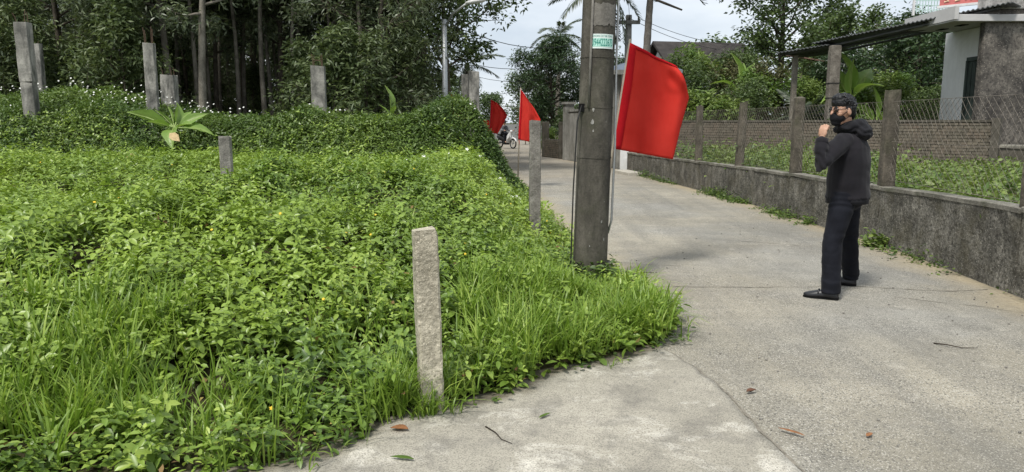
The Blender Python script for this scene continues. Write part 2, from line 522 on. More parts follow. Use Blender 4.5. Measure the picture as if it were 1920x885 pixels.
# ================================================================== foliage engine
TA_V = np.array([(0, 0, 0), (.28, -.40, .05), (.28, 0, -.03), (.28, .40, .05), (.62, -.42, .03), (.62, 0, -.05), (.62, .42, .03), (1, 0, -.14)], float)
TA_F = np.array([(0, 1, 2), (0, 2, 3), (1, 4, 5), (1, 5, 2), (2, 5, 6), (2, 6, 3), (4, 7, 5), (5, 7, 6)])
TB_V = np.array([(0, 0, 0), (.45, -.5, .06), (1, 0, -.10), (.45, .5, .06), (.45, 0, -.02)], float)
TB_F = np.array([(0, 1, 2, 4), (0, 4, 2, 3)])
TS_V = np.array([(0, 0, 0), (.30, -.5, .05), (.68, -.42, .0), (1, .08, -.16), (.68, .30, .0), (.30, .42, .05)], float)   # sickle leaf
TS_F = np.array([(0, 1, 4, 5), (1, 2, 3, 4)])

def unit(a):
    return a / np.maximum(np.linalg.norm(a, axis=-1, keepdims=True), 1e-9)

def leaves(P, D, N, L, W, tmpl='B', rnd=None, g=None):
    TV, TF = {'A': (TA_V, TA_F), 'B': (TB_V, TB_F), 'S': (TS_V, TS_F)}[tmpl]
    m = len(P)
    D = unit(D)
    S = unit(np.cross(N, D))
    N2 = np.cross(D, S)
    L = np.broadcast_to(L, (m,))[:, None, None]
    W = np.broadcast_to(W, (m,))[:, None, None]
    V = P[:, None] + D[:, None] * L * TV[None, :, 0:1] + S[:, None] * W * TV[None, :, 1:2] + N2[:, None] * L * TV[None, :, 2:3]
    F = (np.arange(m)[:, None, None] * len(TV) + TF[None]).reshape(-1, TF.shape[1])
    if rnd is None: rnd = (g or rng).random(m)
    return V.reshape(-1, 3), F, np.repeat(rnd, len(TV))

def stack_leaves(parts):
    Vs, Fs, As, b = [], {}, [], 0
    for V, F, a in parts:
        Vs.append(V)
        Fs.setdefault(F.shape[1], []).append(F + b)
        As.append(a)
        b += len(V)
    return np.concatenate(Vs), [np.concatenate(v) for v in Fs.values()], np.concatenate(As)

def cloud(g, centers, n, rad, L, W, droop=0.2, tmpl='B', outward=None, flat=0.6):
    """n leaves scattered round each centre"""
    C = np.repeat(np.asarray(centers, float), n, axis=0)
    m = len(C)
    off = g.normal(size=(m, 3))
    off = unit(off) * (g.random((m, 1)) ** 0.5) * rad
    off[:, 2] *= 0.75
    P = C + off
    D = g.normal(size=(m, 3))
    D[:, 2] = D[:, 2] * 0.5 - droop
    D += unit(off) * 0.5
    N = g.normal(size=(m, 3)) * (1 - flat)
    N[:, 2] += flat * 1.6
    l = L * g.uniform(0.7, 1.25, m)
    ww = W * g.uniform(0.75, 1.2, m)
    # one tone per clump plus one per leaf
    tone = np.repeat(g.random(len(centers)), n)
    r = np.clip(0.45 * tone + 0.55 * g.random(m), 0, 1)
    return leaves(P, D, N, l, ww, tmpl, r)

def grow(g, h, r0, first=0.3, nlimb=16, ll=1.6, up=0.35, sub=4, wob=0.15, top=0.25, lean=(0, 0), fork=None, shape='round'):
    """trunk + limbs as tubes; returns tubes and leaf centres"""
    tubes, tips = [], []
    n = 9
    ph = g.uniform(0, 6, 2)
    def trunk(t):
        return np.array([lean[0] * t * h + wob * math.sin(ph[0] + 3.1 * t) * t, lean[1] * t * h + wob * math.sin(ph[1] + 2.7 * t) * t, h * t])
    tubes.append(([trunk(i / (n - 1)) for i in range(n)], [r0 * (1 - 0.88 * i / (n - 1)) * (1.25 if i == 0 else 1) for i in range(n)], 8))
    az = g.uniform(0, 6.28)
    for k in range(nlimb):
        u = (k + g.uniform(0, 0.9)) / nlimb
        t = first + (0.98 - first) * u
        az += 2.399 + g.uniform(-.4, .4)
        if shape == 'round': s = math.sin(math.pi * (0.18 + 0.74 * u)) ** 0.8
        elif shape == 'cone': s = 1.15 - 0.9 * u
        else: s = 0.55 + 0.5 * u
        ln = ll * s * g.uniform(0.75, 1.2)
        b = trunk(t)
        d = np.array([math.cos(az), math.sin(az), up + g.uniform(-.15, .25) + 0.5 * u])
        d /= np.linalg.norm(d)
        pts = [b]
        for q in range(1, 5):
            d = d + g.normal(size=3) * 0.13 + np.array([0, 0, 0.03])
            d /= np.linalg.norm(d)
            pts.append(pts[-1] + d * ln / 4)
        rr = max(0.012, r0 * (1 - 0.88 * t) * 0.6)
        tubes.append((pts, [rr * (1 - 0.2 * q) for q in range(5)], 5))
        for q in (2, 3, 4):
            tips.append(pts[q])
            for _ in range(sub if q > 2 else max(1, sub - 2)):
                d2 = d + g.normal(size=3) * 0.75
                d2 /= np.linalg.norm(d2)
                e = pts[q] + d2 * ln * g.uniform(0.18, 0.42)
                tubes.append(([pts[q], (pts[q] + e) / 2 + g.normal(size=3) * 0.03, e], [rr * 0.35, rr * 0.25, rr * 0.12], 4))
                tips.append(e)
    tips.append(trunk(1.0))
    return tubes, np.array(tips)

def tree_meshes(name, g, barkm, leafm, nleaf, crad, L, W, tmpl='B', droop=0.2, flat=0.55, **kw):
    tubes, tips = grow(g, **kw)
    mb = MB()
    for pts, rad, n in tubes:
        mb.tube(pts, rad, n)
    tm = mb.mesh(name + '_trunk', barkm, smooth=True)
    per = max(1, int(nleaf / len(tips)))
    V, F, a = cloud(g, tips, per, crad, L, W, droop, tmpl, flat=flat)
    cm = mesh_np(name + '_crown', V, [F], leafm, {'rnd': a})
    return tm, cm

def put_tree(name, meshes, loc, rz=0, s=1.0, label=None, cat='tree', group=None, sz=None):
    r = empty(name, loc, rz)
    r.scale = (s, s, sz or s)
    link('trunk' if cat == 'tree' else 'stem', meshes[0], r)
    link('crown' if cat == 'tree' else 'foliage', meshes[1], r)
    tag(r, label, cat, group)
    return r

# ================================================================== ground, road, apron
EDGE = np.array([(-9, 0.4), (-6, 1.2), (-3.2, 2.2), (-1.75, 2.78), (-1.23, 2.98), (-0.85, 3.17), (-0.60, 3.46), (-0.44, 3.66), (-0.17, 3.78), (0.07, 3.97), (0.29, 4.28), (0.47, 4.46), (0.80, 4.69), (1.01, 4.87),
                 (1.25, 5.5), (1.17, 6.06), (1.08, 6.7), (0.97, 7.4), (0.74, 8.66), (0.66, 10.98), (0.36, 14.9), (0.0, 19.0), (-0.42, 29.7), (-1.2, 45.0)], float)
_seg = np.linspace(0, len(EDGE) - 1, 130)
EDGE0 = EDGE.copy()
_ex, _ey = np.interp(_seg, range(len(EDGE)), EDGE[:, 0]), np.interp(_seg, range(len(EDGE)), EDGE[:, 1])
_am = np.interp(_ey, [0, 3, 12, 45], [0.05, 0.10, 0.16, 0.3])
EDGE = np.stack([_ex + (vnoise(_ex, _ey, 0.21, 21) - 0.5) * _am + (vnoise(_ex, _ey, 0.6, 22) - 0.5) * _am, _ey + (vnoise(_ex, _ey, 0.19, 23) - 0.5) * _am * (_ey < 5.2)], 1)
LOT = np.concatenate([EDGE, [(-30, 45), (-30, 0.6)]])
WALL = np.array([(4.05, 1.0), (4.25, 4.2), (4.40, 6.35), (4.55, 8.2), (4.52, 9.92), (4.40, 13.93), (3.73, 20.9), (3.56, 23.2)], float)
wallx = lambda y: np.interp(y, WALL[:, 1], WALL[:, 0])
leftx = lambda y: np.interp(y, EDGE0[13:, 1], EDGE0[13:, 0])

def inpoly(x, y, poly):
    c = np.zeros(np.shape(x), bool)
    j = len(poly) - 1
    for i in range(len(poly)):
        xi, yi = poly[i]
        xj, yj = poly[j]
        if yi != yj:
            c ^= ((yi > y) != (yj > y)) & (x < (xj - xi) * (y - yi) / (yj - yi) + xi)
        j = i
    return c
def edist(x, y, line=EDGE):
    P = np.stack([np.asarray(x, float), np.asarray(y, float)], -1)
    best = np.full(P.shape[:-1], 1e9)
    for a, b in zip(line[:-1], line[1:]):
        d = b - a
        t = np.clip(((P - a) @ d) / (d @ d), 0, 1)
        q = a + t[..., None] * d
        best = np.minimum(best, np.linalg.norm(P - q, axis=-1))
    return best

def veg_top(x, y):
    """height of the top of the plant cover on the overgrown lot"""
    x, y = np.asarray(x, float), np.asarray(y, float)
    d = edist(x, y)
    hm = np.interp(y, [2, 3.2, 5, 8, 10.5, 14], [0.22, 0.30, 0.52, 0.80, 0.84, 0.74]) + 0.08 * sstep(-4, -7, x) * sstep(9, 13, y)
    wr = np.interp(y, [3, 5, 8, 14], [2.6, 2.2, 1.5, 1.4])
    rise = sstep(0.05, 1, d / wr)
    bump = (vnoise(x, y, 1.25, 1) - 0.5) * 0.50 + (vnoise(x, y, 0.55, 2) - 0.5) * 0.26 + (vnoise(x, y, 0.24, 3) - 0.5) * 0.17
    base = 0.10 + rise * (hm - 0.10) + bump * (0.22 + 0.78 * rise) * np.interp(y, [2, 6, 14], [0.65, 1, 0.75])
    yh = 13.7 + 0.25 * np.sin(x * 0.9) + (vnoise(x, x * 0, 2.0, 4) - 0.5) * 0.5 + 0.5 * sstep(-2.5, -0.5, x)
    up = sstep(0, 0.95, y - yh)
    zt = 1.55 + (vnoise(x, y, 1.6, 5) - 0.5) * 0.22 + (vnoise(x, y, 0.5, 6) - 0.5) * 0.18
    zt = zt + 0.52 * sstep(-6.3, -8.3, x) * sstep(0.2, 2.8, y - yh) - 0.10 * sstep(-4.6, -2.6, x) * sstep(-1.2, -2.4, x) + 0.22 * np.exp(-((x + 1.15) / 0.55) ** 2) + 0.15 * np.exp(-((x + 4.0) / 0.5) ** 2)
    zt = zt - 0.7 * sstep(2.6, 4.5, y - yh)
    side = sstep(0.1, 1.25, d)
    h = base + up * side * np.maximum(zt - base, 0)
    return np.maximum(h, 0.03)

# ---- the one ground sheet
mb = MB()
mb.add([(-600, -300, -0.06), (600, -300, -0.06), (600, 900, -0.06), (-600, 900, -0.06)], [(0, 1, 2, 3)])
tag(mb.build('ground', MAT['field']), kind='structure')

# ---- road
ys = np.concatenate([np.linspace(-4, 12, 65), np.linspace(12.5, 40, 45), np.linspace(41, 62, 12)])
us = np.linspace(0, 1, 25)
def right_road(y):
    return np.interp(y, [-4, 1, 23.2, 24, 29.7, 36, 45, 62], [4.0, 4.05, 3.56, 3.35, 2.15, 1.85, 1.7, 1.5])
V, sd_, dp_, fr_ = [], [], [], []
for y in ys:
    xr = wallx(y) if 1 <= y <= 23.2 else right_road(y)
    xl = np.interp(y, [-4, 4.9, 7.4, 19, 29.7, 45, 62], [-7.0, -3.0, -1.2, -1.0, -1.6, -4.5, -9])
    for u in us:
        x = xl + (xr - xl) * u
        le = float(leftx(y)) if y > 4.9 else -9
        dl, dr = x - le, xr - x
        V.append((x, y, 0.0))
        s = max(math.exp(-max(dr, 0) / 0.42), math.exp(-max(dl, 0) / 0.38) * (1 if y > 6.3 else 0.3))
        sd_.append(s)
        dp_.append(math.exp(-max(dr, 0) / 0.12) * 0.75)
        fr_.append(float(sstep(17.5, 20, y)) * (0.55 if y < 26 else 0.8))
nu = len(us)
F = [(j * nu + i, j * nu + i + 1, (j + 1) * nu + i + 1, (j + 1) * nu + i) for j in range(len(ys) - 1) for i in range(nu - 1)]
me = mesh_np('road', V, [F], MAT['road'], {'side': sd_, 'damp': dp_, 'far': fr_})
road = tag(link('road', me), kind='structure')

# cracks and joints across the road
def strip(pts, wid, z, g, jit=0.02):
    V, F = [], []
    P = []
    for a, b in zip(pts[:-1], pts[1:]):
        n = max(2, int(math.dist(a, b) / 0.06))
        for i in range(n):
            P.append((a[0] + (b[0] - a[0]) * i / n, a[1] + (b[1] - a[1]) * i / n))
    P.append(pts[-1])
    P = np.array(P)
    P += np.cumsum(g.normal(size=P.shape) * jit * 0.25, axis=0) * np.sin(np.linspace(0, math.pi, len(P)))[:, None] + g.normal(size=P.shape) * jit * 0.25
    T = unit(np.gradient(P, axis=0))
    Nn = np.stack([-T[:, 1], T[:, 0]], 1)
    ww = wid * g.uniform(0.25, 1.2, len(P)) / 2
    A, B = P + Nn * ww[:, None], P - Nn * ww[:, None]
    n = len(P)
    V = np.concatenate([np.c_[A, np.full(n, z)], np.c_[B, np.full(n, z)]])
    F = [(i, i + 1, n + i + 1, n + i) for i in range(n - 1)]
    return V, np.array(F)
MAT['crack'] = plain('dark_crack_fill', (0.21, 0.19, 0.155), 0.95, 0.1, 0.3, 30)
MAT['smear'] = concrete('pale_cement_smear', (0.40, 0.375, 0.32), (0.52, 0.49, 0.42), (0.36, 0.335, 0.285), 5, 0.55, 0, 0.4, 0.006, sp=90)
g = np.random.default_rng(5)
for pts, wid in (([(1.15, 6.72), (2.2, 6.70), (3.1, 6.78), (3.9, 6.55), (4.3, 6.6)], 0.016), ([(0.95, 8.0), (1.6, 7.7), (2.1, 7.75)], 0.01),
                 ([(0.5, 17.7), (2.2, 17.9), (3.9, 17.8)], 0.03), ([(2.9, 9.4), (3.6, 8.9), (4.3, 8.85)], 0.014), ([(3.3, 6.3), (3.9, 5.95), (4.2, 5.6)], 0.012)):
    V, F = strip(pts, wid, 0.004, g)
    tag(link('joint_crack', mesh_np('joint_crack', V, [F], MAT['crack']), road))

# ---- apron slab in the foreground, its broken lip standing a little proud
sm = [(1.02, 4.80), (1.14, 4.45), (1.19, 4.05), (1.185, 3.6), (1.215, 3.07), (1.26, 2.4), (1.4, 1.4), (1.6, 0.2), (1.7, -2)]
sm = np.array(sm)
tt = np.linspace(0, len(sm) - 1, 150)
SX, SY = np.interp(tt, range(len(sm)), sm[:, 0]), np.interp(tt, range(len(sm)), sm[:, 1])
SX = SX + (vnoise(SX, SY, 0.12, 8) - 0.5) * 0.03 + (vnoise(SX, SY, 0.5, 9) - 0.5) * 0.06
le = EDGE0[0:14][::-1]
t2 = np.linspace(0, len(le) - 1, 150)
LX, LY = np.interp(t2, range(len(le)), le[:, 0]), np.interp(t2, range(len(le)), le[:, 1])
LX, LY = LX - 0.10 + (vnoise(LX, LY, 0.15, 3) - 0.5) * 0.10, LY + 0.14 + (vnoise(LX, LY, 0.13, 5) - 0.5) * 0.10
V, F = [], []
nk = 26
for i in range(150):
    for k in range(nk):
        u = k / (nk - 1)
        x, y = SX[i] * (1 - u) + LX[i] * u, SY[i] * (1 - u) + LY[i] * u
        V.append((x, y, 0.008 + 0.004 * float(vnoise(x, y, 0.6, 2))))
for i in range(149):
    for k in range(nk - 1):
        F.append((i * nk + k, (i + 1) * nk + k, (i + 1) * nk + k + 1, i * nk + k + 1))
va = np.array(V)
dmp = list(np.where(inpoly(va[:, 0], va[:, 1], LOT), 0.9, 0.8 * np.exp(-edist(va[:, 0], va[:, 1]) / 0.07)))
b = len(V)
for i in range(150):
    V.append((SX[i] + 0.004, SY[i], -0.02)); dmp.append(0.5)
for i in range(149):
    F.append((i * nk, b + i, b + i + 1, (i + 1) * nk))
apron = tag(link('pavement', mesh_np('pavement', V, [F], MAT['apron'], {'damp': dmp})), kind='structure')
V, F = strip([(SX[i] + 0.012, SY[i]) for i in range(0, 120, 2)], 0.018, 0.005, g, 0.006)
link('joint_crack', mesh_np('joint_crack', V, [F], MAT['crack']), apron)

# ---- soil bank of the lot
gx, gy = np.linspace(-22, 1.4, 150), np.concatenate([np.linspace(0.6, 12, 90), np.linspace(12.2, 45, 110)])
X, Y = np.meshgrid(gx, gy)
ins = inpoly(X, Y, LOT)
Z = np.where(ins, np.maximum(veg_top(X, Y) * 0.72 - 0.14, 0.0) + 0.025 * sstep(0.02, 0.2, edist(X, Y)), -0.05)
n0 = len(gx)
F = [(j * n0 + i, j * n0 + i + 1, (j + 1) * n0 + i + 1, (j + 1) * n0 + i) for j in range(len(gy) - 1) for i in range(n0 - 1) if ins[j, i] or ins[j, i + 1] or ins[j + 1, i] or ins[j + 1, i + 1]]
me = mesh_np('lot_terrain', np.stack([X, Y, Z], -1).reshape(-1, 3), [F], MAT['soil'], smooth=True)
tag(link('lot_terrain', me), kind='structure')

# ---- garden ground behind the low wall
gx, gy = np.linspace(0, 1, 30), np.linspace(1, 26, 60)
V = []
for y in gy:
    for u in gx:
        x = wallx(min(y, 23.2)) + 0.10 + u * 14
        V.append((x, y, 0.42 - 0.12 * float(sstep(10, 16, y)) + 0.05 * float(vnoise(x, y, 1.2, 3))))
F = [(j * 30 + i, j * 30 + i + 1, (j + 1) * 30 + i + 1, (j + 1) * 30 + i) for j in range(59) for i in range(29)]
tag(link('garden_terrain', mesh_np('garden_terrain', V, [F], MAT['soil'], smooth=True)), kind='structure')

# ================================================================== plant cover on the lot (nobody could count it)
def scatter(n, box, g, cond, maxgrad=True):
    x = g.uniform(box[0], box[1], n)
    y = g.uniform(box[2], box[3], n)
    k = cond(x, y)
    return x[k], y[k]
def inview(x, y, m=1.3):
    return (x > -0.70 * y - m)
def surf(x, y, e=0.06):
    z = veg_top(x, y)
    gxx = (veg_top(x + e, y) - z) / e
    gyy = (veg_top(x, y + e) - z) / e
    return z, gxx, gyy

def sprigs(x, y, g, L, nodes, drop, tmpl, spread=0.35, depth=0.05, wr_=0.50):
    """opposite leaf pairs on short shoots that stand out of the plant surface"""
    m = len(x)
    z, gx_, gy_ = surf(x, y)
    gx_, gy_ = np.clip(gx_, -1.6, 1.6), np.clip(gy_, -1.6, 1.6)
    N = unit(np.stack([-gx_, -gy_, np.full(m, 1.0)], 1))
    A = unit(N * 0.7 + np.array([[0, 0, 0.6]]) + g.normal(size=(m, 3)) * spread)
    z = z + g.normal(size=m) * depth
    ref = unit(g.normal(size=(m, 3)))
    U = unit(np.cross(A, ref))
    Wv = np.cross(A, U)
    tone = np.clip(0.5 * g.random(m) + 0.9 * (vnoise(x, y, 0.6, 14) - 0.25), 0, 1)
    L = L * g.uniform(0.6, 1.2, m)
    parts = []
    for k in range(nodes):
        ax = U if k % 2 == 0 else Wv
        for sgn in (-1, 1):
            P = np.stack([x, y, z], 1) - A * (drop * k) + g.normal(size=(m, 3)) * 0.006
            el = 0.30 - 0.22 * k + g.normal(size=(m, 1)) * 0.25
            D = unit(ax * sgn + A * el + g.normal(size=(m, 3)) * 0.15)
            l = L * g.uniform(0.7, 1.25, m) * (0.62 + 0.22 * min(k, 2))
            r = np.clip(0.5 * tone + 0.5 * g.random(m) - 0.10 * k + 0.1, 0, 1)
            parts.append(leaves(P, D, A + g.normal(size=(m, 3)) * 0.18, l, l * wr_, tmpl, r))
    return parts

g = np.random.default_rng(11)
clump = lambda x, y: g.random(len(x)) < np.clip(0.30 + 1.9 * (vnoise(x, y, 0.24, 3) - 0.28), 0.12, 1)
isin = lambda x, y: inpoly(x, y, LOT) & inview(x, y)
soilpatch = lambda x, y: ((x + 1.31) / 0.13) ** 2 + ((y - 4.02) / 0.13) ** 2 > 1
near = []
x, y = scatter(20000, (-6, 1.3, 1.6, 5.2), g, lambda x, y: isin(x, y) & clump(x, y) & (g.random(len(x)) < 0.85) & soilpatch(x, y) & (edist(x, y) > 0.05))
near += sprigs(x, y, g, 0.074, 4, 0.033, 'A', 0.28, 0.065)
x, y = scatter(5200, (-6, 1.4, 1.6, 7.5), g, lambda x, y: isin(x, y) & (edist(x, y) < 0.40) & soilpatch(x, y))
near += sprigs(x, y, g, 0.064, 3, 0.03, 'A', 0.35, 0.035)
x, y = scatter(33000, (-8, 1.3, 5.2, 9), g, lambda x, y: isin(x, y) & clump(x, y) & (g.random(len(x)) < 0.75))
near += sprigs(x, y, g, 0.075, 3, 0.038, 'A', 0.28, 0.07)
x, y = scatter(58000, (-12, 0.9, 9, 14.4), g, lambda x, y: isin(x, y) & clump(x, y) & (g.random(len(x)) < 0.62))
near += sprigs(x, y, g, 0.094, 2, 0.045, 'B', 0.28, 0.07)
V, F, a = stack_leaves(near)
o = link('groundcover', mesh_np('groundcover', V, F, MAT['cover'], {'rnd': a}))
tag(o, 'low bright green leafy weeds carpeting the overgrown lot', 'ground cover', kind='stuff')

# darker vine bank along the back of the lot
def steep(x, y):
    z, a, b = surf(x, y)
    return (y > 13.2) & (g.random(len(x)) < np.clip(np.sqrt(1 + a * a + b * b) / 3.2, 0, 1))
x, y = scatter(210000, (-14, 0.6, 13.2, 19.5), g, lambda x, y: isin(x, y) & steep(x, y))
pv = sprigs(x, y, g, 0.098, 1, 0.06, 'B', 0.5, 0.05)
x, y = x[::2], y[::2]
pv += sprigs(x, y, g, 0.11, 2, 0.09, 'B', 0.5, 0.06)
V, F, a = stack_leaves(pv)
o = link('vine_bank', mesh_np('vine_bank', V, F, MAT['vine'], {'rnd': a}))
tag(o, 'dark green creeping vines covering the bank behind the bright weeds', 'vines', kind='stuff')

# ---- grass
def blades(x, y, z, g, L, wid, curl=0.5, az=None, tone=None):
    m = len(x)
    az = g.uniform(0, 2 * math.pi, m) if az is None else az
    L = np.broadcast_to(L, (m,)) * g.uniform(0.55, 1.25, m)
    cu = curl * g.uniform(0.3, 1.7, m)
    d = np.stack([np.cos(az), np.sin(az), np.zeros(m)], 1)
    s = np.stack([-np.sin(az), np.cos(az), np.zeros(m)], 1)
    tw = g.uniform(-0.5, 0.5, m)
    s = unit(s * np.cos(tw)[:, None] + d * np.sin(tw)[:, None])
    B = np.stack([x, y, z], 1)
    rows = []
    for t, wf in ((0, 0.75), (0.3, 1.0), (0.6, 0.85), (0.85, 0.45), (1.0, 0.03)):
        h = L * (t - 0.42 * cu * t * t)
        o_ = L * (0.12 * t + 0.55 * cu * t * t)
        C = B + d * o_[:, None]
        C[:, 2] += h
        wv = s * (wid * wf / 2)[:, None]
        rows += [C - wv, C + wv]
    V = np.stack(rows, 1)
    F = np.array([(2 * k, 2 * k + 1, 2 * k + 3, 2 * k + 2) for k in range(4)])
    F = (np.arange(m)[:, None, None] * 10 + F[None]).reshape(-1, 4)
    r = g.random(m) if tone is None else np.clip(tone + g.normal(size=m) * 0.22, 0, 1)
    return V.reshape(-1, 3), F, np.repeat(r, 10)
def tufts(cx, cy, nper, spread, g, L, wid, curl=0.5, sink=0.10):
    x = np.repeat(cx, nper) + g.normal(size=len(cx) * nper) * spread
    y = np.repeat(cy, nper) + g.normal(size=len(cx) * nper) * spread
    az = np.arctan2(y - np.repeat(cy, nper), x - np.repeat(cx, nper)) + g.normal(size=len(x)) * 1.1
    z = np.maximum(veg_top(x, y) - sink, 0.0)
    z = np.where(inpoly(x, y, LOT), z, 0.01)
    tone = np.repeat(g.random(len(cx)), nper)
    return blades(x, y, z, g, L, np.full(len(x), wid), curl, az, 0.25 + 0.5 * tone)
g = np.random.default_rng(21)
pg = []
# corner patch between the near post and the utility pole
x, y = scatter(2200, (-0.35, 1.35, 3.7, 7.2), g, lambda x, y: inpoly(x, y, LOT) & (edist(x, y) < 1.25) & (edist(x, y) > 0.06) & (y > 3.95) & (g.random(len(x)) < 0.15 + 0.65 * (vnoise(x, y, 0.4, 4) > 0.45)))
pg.append(tufts(x, y, 8, 0.03, g, (0.20 + 0.16 * np.repeat(vnoise(x, y, 0.5, 16), 8)) * (1 - 0.5 * sstep(5.0, 6.3, np.repeat(y, 8))), 0.0095, 0.75, 0.05))
# meadow grass at bottom left
x, y = scatter(360, (-3.6, -1.9, 2.95, 4.3), g, lambda x, y: isin(x, y) & (vnoise(x, y, 0.45, 5) > 0.36))
pg.append(tufts(x, y, 8, 0.035, g, 0.30, 0.011, 0.6, 0.08))
# loose tufts along the front
x, y = scatter(520, (-3.2, -0.25, 3.0, 4.7), g, lambda x, y: isin(x, y) & soilpatch(x, y) & (g.random(len(x)) < 0.25 + 0.75 * (vnoise(x, y, 0.5, 6) > 0.5)))
pg.append(tufts(x, y, 8, 0.03, g, 0.27, 0.009, 0.6, 0.10))
x, y = scatter(330, (-5, -0.5, 4.4, 6.6), g, lambda x, y: isin(x, y) & (vnoise(x, y, 0.7, 15) > 0.45))
pg.append(tufts(x, y, 4, 0.03, g, 0.34, 0.009, 0.5, 0.12))
x, y = scatter(60, (-6, 0.3, 7, 10.0), g, isin)
pg.append(tufts(x, y, 4, 0.04, g, 0.36, 0.010, 0.5, 0.12))
# foot of the near post and along the road edge by the utility pole
x, y = scatter(60, (-0.72, -0.22, 3.62, 3.95), g, lambda x, y: inpoly(x, y, LOT))
pg.append(tufts(x, y, 7, 0.02, g, 0.24, 0.008, 0.7, 0.05))
x, y = scatter(500, (0.3, 1.3, 6.6, 13), g, lambda x, y: inpoly(x, y, LOT) & (edist(x, y) < 0.35))
pg.append(tufts(x, y, 5, 0.03, g, 0.13, 0.008, 0.7, 0.03))
x, y = scatter(90, (0.95, 1.34, 4.9, 6.6), g, lambda x, y: inpoly(x, y, LOT))
pg.append(tufts(x, y, 5, 0.03, g, 0.26, 0.010, 1.25, 0.04))
x = g.uniform(-0.60, -0.26, 22); y = 3.70 + (x + 0.43) * 0.25 - g.uniform(0, 0.06, 22)
pg.append(tufts(x, y, 6, 0.02, g, 0.20, 0.008, 0.9, 0.04))
# runners sprawling out over the concrete
x, y = scatter(900, (-2.2, 1.5, 2.9, 9.5), g, lambda x, y: ~inpoly(x, y, LOT) & (edist(x, y) < 0.10) & (g.random(len(x)) < 0.35))
pg.append(tufts(x, y, 3, 0.02, g, 0.12, 0.008, 1.7, 0.0))
V, F, a = stack_leaves(pg)
o = link('grass', mesh_np('grass', V, F, MAT['grass'], {'rnd': a}))
tag(o, 'tall bright green grass blades along the edge of the lot', 'grass', kind='stuff')

# dead and yellowed leaves caught in the cover, creepers along the pavement edge
g = np.random.default_rng(23)
x, y = scatter(1500, (-6, 1.3, 2.2, 9), g, lambda x, y: isin(x, y) & (g.random(len(x)) < np.where(edist(x, y) < 0.35, 0.9, 0.28)))
m = len(x)
D = g.normal(size=(m, 3)); D[:, 2] *= 0.4
N = g.normal(size=(m, 3)) * 0.6; N[:, 2] += 1
V, F, a = leaves(np.stack([x, y, np.maximum(veg_top(x, y) + g.uniform(-0.05, 0.03, m), 0.015)], 1), D, N, g.uniform(0.03, 0.085, m), g.uniform(0.012, 0.035, m), 'B', g=g)
MAT['dead'] = leaf_mat('dead_leaf', (0.10, 0.06, 0.03), (0.24, 0.16, 0.07), (0.46, 0.38, 0.12), 0.15, 0.7, 0.2)
tag(link('dead_leaves', mesh_np('dead_leaves', V, [F], MAT['dead'], {'rnd': a})), 'dead brown and yellow leaves caught among the weeds', 'leaf litter', kind='stuff')
x, y = scatter(2600, (-2.6, 1.5, 2.6, 9.5), g, lambda x, y: (edist(x, y) < 0.09) & (vnoise(x, y, 0.3, 17) > 0.42))
m = len(x) * 3
P = np.repeat(np.stack([x, y, np.full(len(x), 0.02)], 1), 3, 0) + g.normal(size=(m, 3)) * 0.02
P[:, 2] = 0.015 + np.abs(g.normal(size=m)) * 0.03
D = g.normal(size=(m, 3)); D[:, 2] = np.abs(D[:, 2]) * 0.2
N = g.normal(size=(m, 3)) * 0.35; N[:, 2] += 1
edge_creep = leaves(P, D, N, g.uniform(0.025, 0.055, m), g.uniform(0.014, 0.03, m), 'A', g=g)
x, y = scatter(900, (0.45, 1.05, 6.3, 7.3), g, lambda x, y: ((x - 0.68) / 0.26) ** 2 + ((y - 6.66) / 0.26) ** 2 < 1)
m = len(x) * 4
P = np.repeat(np.stack([x, y, np.full(len(x), 0.05)], 1), 4, 0) + g.normal(size=(m, 3)) * 0.03
P[:, 2] = g.random(m) ** 1.6 * 0.26
D = g.normal(size=(m, 3)); D[:, 2] = D[:, 2] * 0.4 + 0.1
N = g.normal(size=(m, 3)) * 0.5; N[:, 2] += 1
pole_weed = leaves(P, D, N, g.uniform(0.04, 0.08, m), g.uniform(0.018, 0.035, m), 'A', g=g)
V, F, a = stack_leaves([edge_creep, pole_weed])
tag(link('edge_creepers', mesh_np('edge_creepers', V, F, MAT['vine'], {'rnd': a})), 'dark creepers along the pavement edge and round the foot of the utility pole', 'creepers', kind='stuff')

# small flowers
def flowers(name, x, y, z, g, r, mat, label, stem=0.06):
    m = len(x)
    C = np.stack([x, y, z], 1)
    N = unit(np.stack([g.normal(size=m) * 0.4, -0.7 + g.normal(size=m) * 0.3, np.full(m, 0.8)], 1))
    U = unit(np.cross(N, g.normal(size=(m, 3))))
    W2 = np.cross(N, U)
    parts = []
    for k in range(5):
        an = 2 * math.pi * k / 5
        parts.append(leaves(C, U * math.cos(an) + W2 * math.sin(an), N, np.full(m, r), np.full(m, r * 0.75), 'B', g=g))
    V, F, a = stack_leaves(parts)
    o = link(name, mesh_np(name, V, F, mat))
    return tag(o, label, 'flowers', kind='stuff')
g = np.random.default_rng(31)
x, y = scatter(2600, (-13, -3.2, 14.9, 17.6), g, lambda x, y: isin(x, y) & (vnoise(x, y, 1.0, 7) > 0.45) & (g.random(len(x)) < np.where(x < -6.4, 0.24, 0.05)))
flowers('white_flowers', x, y, veg_top(x, y) + g.uniform(0.02, 0.30, len(x)), g, 0.022, MAT['petal'], 'tiny white flowers dotting the top of the vine bank')
x, y = scatter(170, (-3, 0.3, 10, 15), g, lambda x, y: isin(x, y) & (vnoise(x, y, 0.8, 9) > 0.62))
flowers('white_flowers', x, y, veg_top(x, y) + 0.05, g, 0.03, MAT['petal'], 'sparse white flowers in the weeds near the road')
x, y = scatter(44, (-6, 0.8, 3, 10), g, lambda x, y: isin(x, y))
flowers('yellow_flowers', x, y, veg_top(x, y) + 0.06, g, 0.012, MAT['petal_y'], 'tiny yellow flowers scattered over the green weeds')

